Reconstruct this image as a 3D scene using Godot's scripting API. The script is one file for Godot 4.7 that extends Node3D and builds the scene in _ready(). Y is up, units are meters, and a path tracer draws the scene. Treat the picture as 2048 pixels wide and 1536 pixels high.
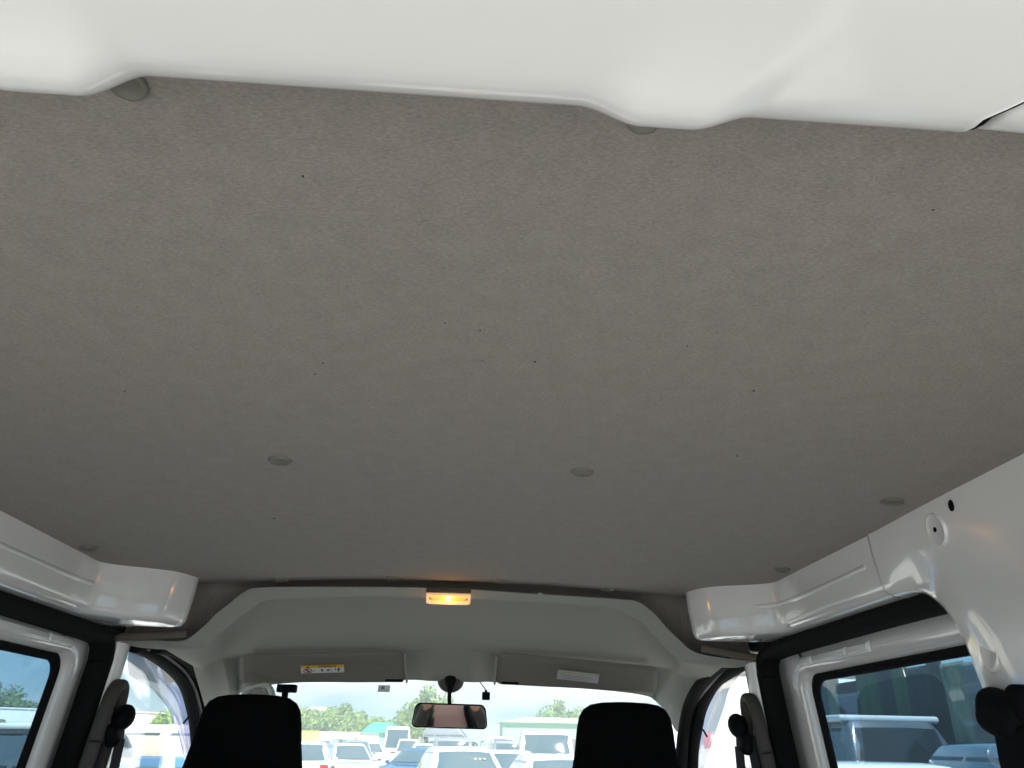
extends Node3D
# A white cargo van, its ceiling seen from the open tailgate. Metres, y up; the van points to -z.

const XC := -0.03          # the van's centre line
var van: Node3D
var base := Vector3.ZERO   # base of the thing being built: vertices are given in world metres
var M := {}
var rng := RandomNumberGenerator.new()
var taken := {}

# ---------------------------------------------------------------- helpers
func lin(r: float, g: float, b: float, a := 1.0) -> Color:
	var c := Color(r, g, b).linear_to_srgb()
	c.a = a
	return c

func mat(r: float, g: float, b: float, rough := 0.6, metal := 0.0) -> StandardMaterial3D:
	var m := StandardMaterial3D.new()
	m.albedo_color = lin(r, g, b)
	m.roughness = rough
	m.metallic = metal
	m.cull_mode = BaseMaterial3D.CULL_DISABLED
	return m

func paint(r: float, g: float, b: float, rough := 0.16) -> StandardMaterial3D:
	var m := mat(r, g, b, rough)
	m.clearcoat_enabled = true
	m.clearcoat = 1.0
	m.clearcoat_roughness = 0.03
	m.metallic_specular = 0.9
	return m

func pane(r: float, g: float, b: float, a: float) -> StandardMaterial3D:
	var m := mat(r, g, b, 0.02)
	m.albedo_color = lin(r, g, b, a)
	m.transparency = BaseMaterial3D.TRANSPARENCY_ALPHA
	return m

func S() -> SurfaceTool:
	var s := SurfaceTool.new()
	s.begin(Mesh.PRIMITIVE_TRIANGLES)
	return s

func commit(called: String, s: SurfaceTool, m: Material, parent: Node, label := "") -> MeshInstance3D:
	s.generate_normals()
	s.index()
	var o := MeshInstance3D.new()
	o.mesh = s.commit()
	o.material_override = m
	o.name = called
	parent.add_child(o, true)
	if label != "":
		o.set_meta("label", label)
	return o

func numbered(called: String) -> String:
	if not taken.has(called):
		taken[called] = 0
		return called
	taken[called] += 1
	return "%s_%03d" % [called, taken[called]]

func thing(called: String, label: String, category: String, at: Vector3, group := "") -> Node3D:
	var o := Node3D.new()
	o.name = numbered(called)
	add_child(o)
	o.position = at
	o.set_meta("label", label)
	o.set_meta("category", category)
	if group != "":
		o.set_meta("group", group)
	return o

func structure(called: String, s: SurfaceTool, m: Material) -> MeshInstance3D:
	base = Vector3.ZERO
	var o := commit(called, s, m, self)
	o.set_meta("kind", "structure")
	return o

func vtx(s: SurfaceTool, p: Vector3, uv := Vector2.ZERO) -> void:
	s.set_uv(uv)
	s.add_vertex(p - base)

func tri(s: SurfaceTool, a: Vector3, b: Vector3, c: Vector3) -> void:
	vtx(s, a); vtx(s, b); vtx(s, c)

func quad(s: SurfaceTool, a: Vector3, b: Vector3, c: Vector3, d: Vector3) -> void:
	tri(s, a, b, c); tri(s, a, c, d)

func loft(s: SurfaceTool, rows: Array, closed := false, smooth := true, uv_scale := 0.0) -> void:
	s.set_smooth_group(0 if smooth else -1)
	for i in rows.size() - 1:
		var r0 = rows[i]
		var r1 = rows[i + 1]
		var n: int = r0.size()
		for j in (n if closed else n - 1):
			var k := (j + 1) % n
			var q := [r0[j], r0[k], r1[k], r1[j]]
			for t in [0, 1, 2, 0, 2, 3]:
				var p: Vector3 = q[t]
				vtx(s, p, Vector2(p.x, p.z) * uv_scale)

func cap(s: SurfaceTool, loop: Array, smooth := false) -> void:
	s.set_smooth_group(0 if smooth else -1)
	var c := Vector3.ZERO
	for p in loop:
		c += p
	c /= loop.size()
	for j in loop.size():
		tri(s, c, loop[j], loop[(j + 1) % loop.size()])

func spline(p: Array, n := 6) -> Array:
	var out := []
	for i in p.size() - 1:
		var a: Vector3 = p[max(i - 1, 0)]
		var b: Vector3 = p[i]
		var c: Vector3 = p[i + 1]
		var d: Vector3 = p[min(i + 2, p.size() - 1)]
		for k in n:
			out.append(b.cubic_interpolate(c, a, d, float(k) / n))
	out.append(p[-1])
	return out

# an elliptical tube along a path; "side" is the direction of rx
func tube(s: SurfaceTool, path: Array, rx: float, ry: float, n := 10, side := Vector3.ZERO, power := 2.0) -> void:
	var rows := []
	for i in path.size():
		var t: Vector3 = (path[min(i + 1, path.size() - 1)] - path[max(i - 1, 0)]).normalized()
		var u := side
		if u == Vector3.ZERO:
			u = Vector3.UP if absf(t.y) < 0.9 else Vector3.RIGHT
		u = (u - t * u.dot(t)).normalized()
		var w := t.cross(u)
		var ring := []
		for k in n:
			var a := TAU * (k + 0.5) / n
			var ca := signf(cos(a)) * pow(absf(cos(a)), 2.0 / power)
			var sa := signf(sin(a)) * pow(absf(sin(a)), 2.0 / power)
			ring.append(path[i] + u * ca * rx + w * sa * ry)
		rows.append(ring)
	loft(s, rows, true)
	cap(s, rows[0]); cap(s, rows[-1])

# rounded box: a cube grid pushed out by r from its inner box
func rbox(s: SurfaceTool, c: Vector3, size: Vector3, r: float, b := Basis.IDENTITY, n := 3) -> void:
	s.set_smooth_group(0)
	var h := size * 0.5
	r = minf(r, minf(h.x, minf(h.y, h.z)) * 0.999)
	var inner := h - Vector3.ONE * r
	for f in 6:
		var ax := f % 3
		var sg := 1.0 if f < 3 else -1.0
		var cs := []
		for i in 2 * n:
			var t := float(i % n) / (n - 1) if n > 1 else 0.0
			var ang := (t - 1.0) * PI / 4 if i < n else t * PI / 4
			cs.append([ang, -1.0 if i < n else 1.0])
		var rows := []
		for i in cs.size():
			var row := []
			for j in cs.size():
				var d := Vector3.ZERO
				d[ax] = sg
				d[(ax + 1) % 3] = tan(cs[i][0])
				d[(ax + 2) % 3] = tan(cs[j][0])
				d = d.normalized()
				var o := Vector3.ZERO
				o[ax] = sg * inner[ax]
				o[(ax + 1) % 3] = cs[i][1] * inner[(ax + 1) % 3]
				o[(ax + 2) % 3] = cs[j][1] * inner[(ax + 2) % 3]
				row.append(c + b * (o + d * r))
			rows.append(row)
		if sg < 0:
			rows.reverse()
		loft(s, rows)

func ball(s: SurfaceTool, c: Vector3, r: Vector3, b := Basis.IDENTITY, n := 12) -> void:
	var rows := []
	for i in n + 1:
		var la := PI * i / n
		var row := []
		for j in 2 * n:
			var lo := TAU * j / (2 * n)
			row.append(c + b * (Vector3(sin(la) * cos(lo), cos(la), sin(la) * sin(lo)) * r))
		rows.append(row)
	loft(s, rows, true)

# lathe round the local y axis: profile of (radius, height)
func lathe(s: SurfaceTool, prof: Array, c: Vector3, b := Basis.IDENTITY, n := 20) -> void:
	var rows := []
	for q in prof:
		var row := []
		for j in n:
			var a := TAU * j / n
			row.append(c + b * Vector3(cos(a) * q[0], q[1], sin(a) * q[0]))
		rows.append(row)
	loft(s, rows, true)

# flat outline of Vector2 in the xy plane of xf, given thickness along its z, edges rounded by bevel
func plate(s: SurfaceTool, poly: Array, xf: Transform3D, depth: float, bevel := 0.0) -> void:
	var pk := PackedVector2Array(poly)
	var inn := PackedVector2Array()
	var n := pk.size()
	var ccw := 1.0 if not Geometry2D.is_polygon_clockwise(pk) else -1.0
	for i in n:
		var a := (pk[i] - pk[(i + n - 1) % n]).normalized()
		var b := (pk[(i + 1) % n] - pk[i]).normalized()
		var na := Vector2(-a.y, a.x) * ccw
		var nb := Vector2(-b.y, b.x) * ccw
		var m := (na + nb).normalized()
		inn.append(pk[i] + m * bevel / maxf(0.4, m.dot(na)))
	var rows := []
	var lv := [[inn, 0.0], [pk, bevel], [pk, depth - bevel], [inn, depth]]
	for l in lv:
		var row := []
		for q in l[0]:
			row.append(xf * Vector3(q.x, q.y, l[1]))
		rows.append(row)
	loft(s, rows, true, false)
	var ids := Geometry2D.triangulate_polygon(inn)
	for e in [0, 3]:
		for i in range(0, ids.size(), 3):
			tri(s, rows[e][ids[i]], rows[e][ids[i + 1]], rows[e][ids[i + 2]])

# rounded rectangle as Vector2 loop (counter-clockwise from the lower right)
func rrect(x0: float, y0: float, x1: float, y1: float, r: float, n := 5) -> Array:
	var out := []
	for q in [[x1 - r, y0 + r, -PI / 2], [x1 - r, y1 - r, 0.0], [x0 + r, y1 - r, PI / 2], [x0 + r, y0 + r, PI]]:
		for k in n + 1:
			var a: float = q[2] + PI / 2 * k / n
			out.append(Vector2(q[0] + cos(a) * r, q[1] + sin(a) * r))
	return out

func dome(x: float) -> float:                      # height of the headliner's underside
	return 1.87 - 0.069 * (x - XC) * (x - XC)

func side_x(s: float, dx: float, y: float) -> float:   # tumblehome of the van's sides
	return XC + s * (dx + maxf(0.0, 1.7 - y) * 0.1)

# ---------------------------------------------------------------- textures
func felt_texture(seed_: int) -> Array:
	var n := 1024
	var h := PackedFloat32Array()
	h.resize(n * n)
	var r := RandomNumberGenerator.new()
	r.seed = seed_
	for i in n * n:
		h[i] = r.randf_range(-0.35, 0.35)
	for f in 70000:                                # short matted fibres, mostly crosswise
		var x := r.randf() * n
		var y := r.randf() * n
		var a := r.randfn(0.0, 0.7)
		var l := r.randi_range(3, 9)
		var v := r.randf_range(-0.6, 0.65)
		var bend := r.randf_range(-0.06, 0.06)
		for k in l:
			var ix := posmod(int(x), n)
			var iy := posmod(int(y), n)
			h[iy * n + ix] += v
			x += cos(a)
			y += sin(a)
			a += bend
	var col := PackedByteArray()
	col.resize(n * n * 3)
	var nz := FastNoiseLite.new()
	nz.seed = seed_
	nz.frequency = 0.012
	var mott := FastNoiseLite.new()
	mott.seed = seed_ + 1
	mott.frequency = 0.2
	mott.fractal_octaves = 2
	for y in n:
		for x in n:
			var i := y * n + x
			var b := 0.80 + 0.085 * clampf(h[i], -1.6, 1.6) + 0.062 * mott.get_noise_2d(x * 0.38, y) + 0.03 * nz.get_noise_2d(x, y)
			var hue := 0.008 * nz.get_noise_2d(x + 3000.0, y)
			col[i * 3] = int(clampf(b * 255.0, 0, 255))
			col[i * 3 + 1] = int(clampf((b - 0.004 + hue) * 255.0, 0, 255))
			col[i * 3 + 2] = int(clampf((b - 0.008) * 255.0, 0, 255))
	var im := Image.create_from_data(n, n, false, Image.FORMAT_RGB8, col)
	var bump := im.duplicate()
	bump.bump_map_to_normal_map(3.0)
	im.generate_mipmaps()
	return [ImageTexture.create_from_image(im), ImageTexture.create_from_image(bump)]

func noise_tex(seed_: int, freq: float, lo: Color, hi: Color, size := 512, oct := 5) -> ImageTexture:
	var nz := FastNoiseLite.new()
	nz.seed = seed_
	nz.frequency = freq
	nz.fractal_octaves = oct
	var im := nz.get_seamless_image(size, size)
	var out := Image.create(size, size, false, Image.FORMAT_RGB8)
	for y in size:
		for x in size:
			out.set_pixel(x, y, lo.lerp(hi, im.get_pixel(x, y).r))
	return ImageTexture.create_from_image(out)

func sky_panorama() -> ImageTexture:
	var w := 1024
	var h := 512
	var nz := FastNoiseLite.new()
	nz.seed = 11
	nz.frequency = 0.9
	nz.fractal_octaves = 5
	var im := Image.create(w, h, false, Image.FORMAT_RGBF)
	for y in h:
		var el := PI * (0.5 - (y + 0.5) / h)
		for x in w:
			var az := TAU * (x + 0.5) / w
			var c: Color
			if el >= 0.0:
				var d := Vector3(cos(el) * sin(az), sin(el), -cos(el) * cos(az))
				var q := d / (d.y + 0.22)          # clouds in a flat layer overhead
				var cl := smoothstep(-0.12, 0.40, nz.get_noise_3d(q.x * 0.95, q.z * 0.95, 3.0))
				var blue := Color(0.21, 0.43, 0.57).lerp(Color(0.28, 0.52, 0.65), exp(-el * 6.0))
				var white := Color(0.74, 0.80, 0.82)
				c = blue.lerp(white, cl)
			else:
				c = Color(0.36, 0.36, 0.35)
			im.set_pixel(x, y, c)
	return ImageTexture.create_from_image(im)

# ---------------------------------------------------------------- the scene
func _ready() -> void:
	rng.seed = 7
	light_and_camera()
	materials()
	ground()
	build_van()
	loose_things()
	surroundings()
	photographer()

func light_and_camera() -> void:
	var cam := Camera3D.new()
	cam.name = "camera"
	cam.fov = 53.612
	cam.near = 0.01
	cam.far = 600.0
	add_child(cam)
	cam.transform = Transform3D(Basis(Vector3(0.997341, 0.015760, 0.071149), Vector3(-0.044764, 0.902913, 0.427486), Vector3(-0.057504, -0.429534, 0.901218)), Vector3(0, 1.5, 0))
	cam.current = true
	var e := Environment.new()
	e.background_mode = Environment.BG_SKY
	var sk := PanoramaSkyMaterial.new()
	sk.panorama = sky_panorama()
	sk.energy_multiplier = 0.62
	e.sky = Sky.new()
	e.sky.sky_material = sk
	e.tonemap_mode = Environment.TONE_MAPPER_LINEAR
	e.tonemap_exposure = 2.95
	e.sdfgi_enabled = true
	e.ssao_enabled = true
	e.ssil_enabled = true
	e.fog_enabled = true
	e.fog_density = 0.004
	e.fog_light_color = Color(0.92, 0.97, 0.98)
	var we := WorldEnvironment.new()
	we.name = "environment"
	we.environment = e
	add_child(we)
	var sun := DirectionalLight3D.new()
	sun.name = "sun"
	sun.light_energy = 1.5
	sun.light_angular_distance = 2.0
	sun.light_color = Color(1.0, 0.98, 0.95)
	sun.shadow_enabled = true
	sun.rotation_degrees = Vector3(-58, 20, 0)
	add_child(sun)

func materials() -> void:
	var felt := felt_texture(3)
	var m := mat(0.42, 0.378, 0.35, 0.95)
	m.albedo_texture = felt[0]
	m.normal_enabled = true
	m.normal_texture = felt[1]
	m.normal_scale = 0.5
	m.rim_enabled = true
	m.rim = 0.15
	M.felt = m
	m = mat(0.36, 0.355, 0.325, 0.92)
	m.albedo_texture = noise_tex(5, 0.09, Color(0.86, 0.86, 0.86), Color(1, 1, 1))
	m.uv1_triplanar = true
	m.uv1_scale = Vector3.ONE * 6.0
	M.liner = m
	M.clip = mat(0.15, 0.145, 0.12, 0.5)
	M.white = paint(0.79, 0.77, 0.765)
	M.header = paint(0.83, 0.815, 0.81, 0.4)
	M.header.clearcoat = 0.85
	M.header.clearcoat_roughness = 0.11
	M.header.metallic_specular = 0.3
	M.door = M.white
	M.rubber = mat(0.006, 0.006, 0.0065, 0.85)
	M.rubber.metallic_specular = 0.25
	M.black = mat(0.006, 0.006, 0.007, 0.6)
	M.black.metallic_specular = 0.15
	M.seat = mat(0.0035, 0.0035, 0.004, 0.95)
	M.seat.metallic_specular = 0.1
	M.belt = mat(0.02, 0.02, 0.028, 0.7)
	M.trim = mat(0.062, 0.056, 0.052, 0.75)
	M.visor = mat(0.16, 0.153, 0.135, 0.7)
	M.grey = mat(0.19, 0.188, 0.185, 0.7)
	M.dash = mat(0.05, 0.05, 0.05, 0.7)
	M.steel = mat(0.5, 0.5, 0.5, 0.3, 1.0)
	M.bright = paint(0.88, 0.90, 0.89, 0.1)
	M.tint = mat(0.33, 0.46, 0.56, 0.0)
	M.tint.albedo_color.a = 0.03
	M.tint.refraction_enabled = true
	M.tint.refraction_scale = 0.034
	M.screen = pane(0.66, 0.80, 0.80, 0.22)
	M.glass = pane(0.6, 0.75, 0.72, 0.08)
	M.deflector = pane(0.16, 0.19, 0.42, 0.8)
	M.mirror = mat(0.85, 0.85, 0.85, 0.02, 1.0)
	M.foam = mat(0.13, 0.105, 0.085, 0.9)
	M.yellow = mat(0.72, 0.42, 0.02, 0.5)
	M.label = mat(0.62, 0.62, 0.64, 0.5)
	M.grey_label = mat(0.42, 0.42, 0.42, 0.5)
	M.red = mat(0.35, 0.02, 0.03, 0.5)
	M.ink = mat(0.03, 0.03, 0.03, 0.6)
	M.tyre = mat(0.02, 0.02, 0.02, 0.9)
	M.rim = mat(0.5, 0.5, 0.52, 0.3, 0.9)
	M.car_glass = mat(0.06, 0.105, 0.135, 0.04)
	M.car_glass.metallic_specular = 0.9
	M.car_glass.clearcoat_enabled = true
	M.car_glass.clearcoat = 1.0
	M.car_glass.clearcoat_roughness = 0.02
	M.dark_glass = mat(0.012, 0.017, 0.022, 0.04)
	M.lens_red = mat(0.5, 0.01, 0.02, 0.15)
	M.lens_clear = mat(0.75, 0.78, 0.8, 0.1)

func ground() -> void:
	var s := S()
	for i in 12:
		for j in 12:
			var a := Vector3(-300 + i * 50, 0, -400 + j * 50)
			quad(s, a, a + Vector3(50, 0, 0), a + Vector3(50, 0, 50), a + Vector3(0, 0, 50))
	var m := mat(0.57, 0.57, 0.56, 0.95)
	m.albedo_texture = noise_tex(21, 0.02, Color(0.72, 0.72, 0.70), Color(1, 1, 1))
	m.uv1_triplanar = true
	m.uv1_world_triplanar = true
	m.uv1_scale = Vector3.ONE * 0.11
	structure("ground", s, m)

# ---------------------------------------------------------------- the van
func build_van() -> void:
	van = thing("cargo_van", "white cargo van seen inside from its open tailgate, with a grey-brown felt ceiling", "van", Vector3(XC, 0, -1.3))
	base = van.position
	headliner()
	rear_header()
	for s in [-1.0, 1.0]:
		side_rail(s)
		quarter_panel(s)
		sliding_door(s)
		center_pillar(s)
		front_door(s)
		front_seat(s)
		sun_visor(s)
	cab_liner()
	dome_lamp()
	mirror()
	shell()

func clip_disc(p: Vector3, parent: Node, r := 0.0165) -> void:
	# a mushroom-headed push clip, its face looking down
	var s := S()
	var slope := Vector3(-0.138 * (p.x - XC), -1, 0).normalized() * -1.0
	var u := Vector3(0, 0, 1)
	var b := Basis(slope.cross(u).normalized() * -1.0, slope, u)
	lathe(s, [[r, 0.002], [r, -0.0022], [r * 0.93, -0.0042], [r * 0.80, -0.0046], [r * 0.74, -0.0036], [0.0, -0.0036]], p, b, 24)
	commit("push_clip", s, M.clip, parent)

func headliner() -> void:
	var s := S()
	var rows := []
	for i in 36:
		var z := -0.16 - 1.775 * i / 35.0
		var row := []
		for j in 33:
			var x := XC - 0.77 + 1.54 * j / 32.0
			row.append(Vector3(x, dome(x), z))
		rows.append(row)
	loft(s, rows, false, true, 1.0 / 0.48)
	var up := []
	for k in [0, 1]:
		var row := []
		for j in 33:
			var p: Vector3 = rows[35][j]
			row.append(p + Vector3(0, 0.012 * k, -0.006 * k))
		up.append(row)
	loft(s, up, false, true, 1.0 / 0.48)
	var h := commit("headliner", s, M.felt, van, "grey-brown felt ceiling lining")
	# push clips: a front row of four, a middle row and the ones along the rails
	for p in [Vector3(-0.4317, 1.8580, -1.9204), Vector3(-0.1645, 1.8670, -1.9135), Vector3(0.1031, 1.8670, -1.9104), Vector3(0.3724, 1.8580, -1.9189)]:
		clip_disc(Vector3(p.x, dome(p.x), maxf(p.z, -1.925)), h)
	for p in [Vector3(-0.2652, 1.8658, -1.0563), Vector3(0.1740, 1.8675, -1.0584), Vector3(0.6398, 1.8380, -1.0574), Vector3(-0.7244, 1.8380, -1.5322), Vector3(0.6626, 1.8380, -1.5334)]:
		clip_disc(Vector3(p.x, dome(p.x), p.z), h, 0.0165)
	var q: Vector3 = Vector3(-0.2186, 1.8680, -0.3618)
	clip_disc(Vector3(q.x, dome(q.x), q.z), h, 0.012)
	q = Vector3(0.1058, 1.8680, -0.3635)
	clip_disc(Vector3(q.x, dome(q.x), q.z), h, 0.012)
	# lint caught in the felt
	for a in [[Vector3(-0.1259, 1.8670, -0.4415), 1.0], [Vector3(-0.0251, 1.8700, -0.6444), 0.9], [Vector3(0.0093, 1.8700, -0.6558), 1.0], [Vector3(0.0698, 1.8700, -0.7169), 1.5], [Vector3(-0.1695, 1.8660, -0.7701), 1.2], [Vector3(0.3178, 1.8500, -0.7475), 1.2], [Vector3(-0.3382, 1.8620, -1.3693), 2.0], [Vector3(-0.1445, 1.8690, -1.4012), 1.2], [Vector3(-0.1572, 1.8660, -0.7429), 0.9], [Vector3(0.2179, 1.8600, -0.6602), 1.0], [Vector3(0.3674, 1.8550, -0.9468), 1.2], [Vector3(-0.3937, 1.8500, -0.8233), 1.0], [Vector3(0.3354, 1.8550, -0.4269), 0.8], [Vector3(0.0141, 1.8700, -0.7203), 0.8]]:
		var p: Vector3 = a[0]
		var t := S()
		ball(t, Vector3(p.x, dome(p.x) - 0.0004, p.z), Vector3(0.0013, 0.0006, 0.0008) * a[1], Basis(Vector3.UP, rng.randf() * 3.0), 4)
		commit("lint_speck", t, M.ink, h)

func rear_header() -> void:
	# the painted header over the tailgate opening: a rolled front lip with two hinge bulges, then its underside
	var l0: Vector3 = Vector3(-0.1905, 1.8260, -0.3157)
	var l1: Vector3 = Vector3(0.2863, 1.8260, -0.3174)
	var bl: Vector3 = Vector3(-0.2373, 1.8260, -0.3160)             # middles of the two hinge bulges
	var br: Vector3 = Vector3(0.1157, 1.8260, -0.3175)
	var rows := []
	var prof := [[-0.036, 0.060], [-0.0325, 0.031], [-0.0275, 0.0195], [-0.0215, 0.0115], [-0.0145, 0.0054], [-0.0072, 0.0018], [0.0, 0.0003], [0.009, 0.0], [0.026, 0.0003], [0.055, 0.001], [0.10, 0.002], [0.15, 0.004], [0.21, 0.02], [0.26, 0.10]]
	var hit := [0.0, 0.4, 0.8, 0.97, 1.0, 0.94, 0.78, 0.5, 0.14, 0.0, 0.0, 0.0, 0.0, 0.0]
	for k in prof.size():
		rows.append([])
	var mean_z := (l0.z + l1.z) * 0.5
	for i in 241:
		var x := lerpf(-0.52, l1.x, i / 240.0)
		var slant := smoothstep(0.55, 1.0, i / 240.0) * 0.9
		var t := (x - l0.x) / (l1.x - l0.x)
		var f := Vector3(x, 1.826, lerpf(l0.z, l1.z, t) + 0.0105)
		var w := maxf(smoothstep(bl.x - 0.075, bl.x - 0.02, x) * smoothstep(l0.x + 0.004, l0.x - 0.034, x), smoothstep(br.x - 0.060, br.x - 0.022, x) * smoothstep(br.x + 0.044, br.x + 0.006, x))
		var amp := 0.0150 if x < 0.0 else 0.0105
		for k in prof.size():
			var v: float = w * hit[k] * amp
			rows[k].append(Vector3(x + maxf(prof[k][0], 0.0) * slant, f.y + prof[k][1] - v * 0.8, f.z + prof[k][0] - v * 0.45))
	var s := S()
	loft(s, rows)
	var e0 := []
	var e1 := []
	var gap := []
	for k in prof.size():
		e0.append(rows[k][-1])
		e1.append(rows[k][-1] + Vector3(0.0, 0.03, -0.002))
		if k > 2 and k < 10:
			gap.append(rows[k][-1] + Vector3(0.0055, 0.0065, 0.0))
	loft(s, [e0, e1])
	var gs := S()
	tube(gs, gap, 0.0036, 0.0036, 8)
	commit("seam_seal", gs, M.rubber, van)
	commit("rear_header", s, M.header, van, "white painted header over the tailgate opening, with two hinge bulges")
	# the corner panels beyond the seams
	for sg in [-1.0, 1.0]:
		var t := S()
		var rr := []
		for k in 10:
			var f := k / 9.0
			var x0 := l1.x + 0.0045 + 0.40 * f
			if sg < 0:
				x0 = -0.5235 - 0.28 * f
			var row := []
			for j in prof.size():
				var q = prof[j]
				var x: float = x0 + maxf(q[0], 0.0) * 0.9 * (1.0 - f) + sg * 0.009 * smoothstep(0.08, 0.0, q[0]) * (1.0 - f)
				row.append(Vector3(x, 1.8275 + q[1] - 0.35 * f * f * f - 0.01 * f, mean_z + 0.012 + q[0] - 0.03 * f * f))
			rr.append(row)
		var edge := []
		var edge0 := []
		for p in rr[0]:
			edge.append(p + Vector3(-0.002 * sg, 0.006, 0.001))
			edge0.append(p + Vector3(-0.002 * sg, 0.035, 0.003))
		rr.push_front(edge)
		rr.push_front(edge0)
		loft(t, rr)
		commit("corner_panel", t, M.header, van)

func side_rail(s: float) -> void:
	var rows := []
	var zs := []
	for i in 8:
		zs.append(-1.232 - 0.403 * i / 7.0)
	for i in range(1, 15):
		zs.append(-1.635 - 0.235 * i / 14.0)
	for z in zs:
		var t := clampf((-1.645 - z) / 0.17, 0, 1)
		var o := 0.118 * t * t * (3 - 2 * t) + 0.02 * clampf((-1.80 - z) / 0.07, 0, 1)
		var row := []
		for q in [[0.722, 1.850], [0.724, 1.83], [0.726, 1.80], [0.730, 1.772], [0.733, 1.752], [0.7365, 1.7425], [0.742, 1.7365], [0.749, 1.7335], [0.76, 1.7315]]:
			row.append(Vector3(XC + s * (q[0] - o), q[1], z))
		row.append(Vector3(XC + s * 0.80, 1.733, z))
		rows.append(row)
	# rounded end
	for e in [[0.004, 0.002], [0.008, 0.006], [0.011, 0.013]]:
		var row := []
		for j in 10:
			var p: Vector3 = rows[21][j]
			var low: float = clampf((1.80 - p.y) / 0.07, 0.0, 1.0)
			row.append(p + Vector3(s * e[1] * (1.0 if j < 9 else 0.0), e[1] * low * 1.3, -e[0]))
		rows.append(row)
	var m := S()
	loft(m, rows)
	var last: Array = rows[-1].duplicate()
	last.append(Vector3(XC + s * 0.79, 1.85, last[0].z))
	cap(m, last)
	var r := commit("side_rail", m, M.white, van, "white painted roof rail")
	# pressed bead along the rail
	var b := S()
	var path := []
	for i in 20:
		var z := -1.275 - 0.43 * i / 19.0
		if s < 0:
			z = -1.0 - 0.66 * i / 19.0
		var t := clampf((-1.645 - z) / 0.17, 0, 1)
		var o := 0.118 * t * t * (3 - 2 * t)
		path.append(Vector3(XC + s * (0.7300 - o), 1.789 - 0.003 * sin(i * 0.16), z))
	tube(b, path, 0.006, 0.0042, 10, Vector3.UP)
	commit("pressed_bead", b, M.white, r)

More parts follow.
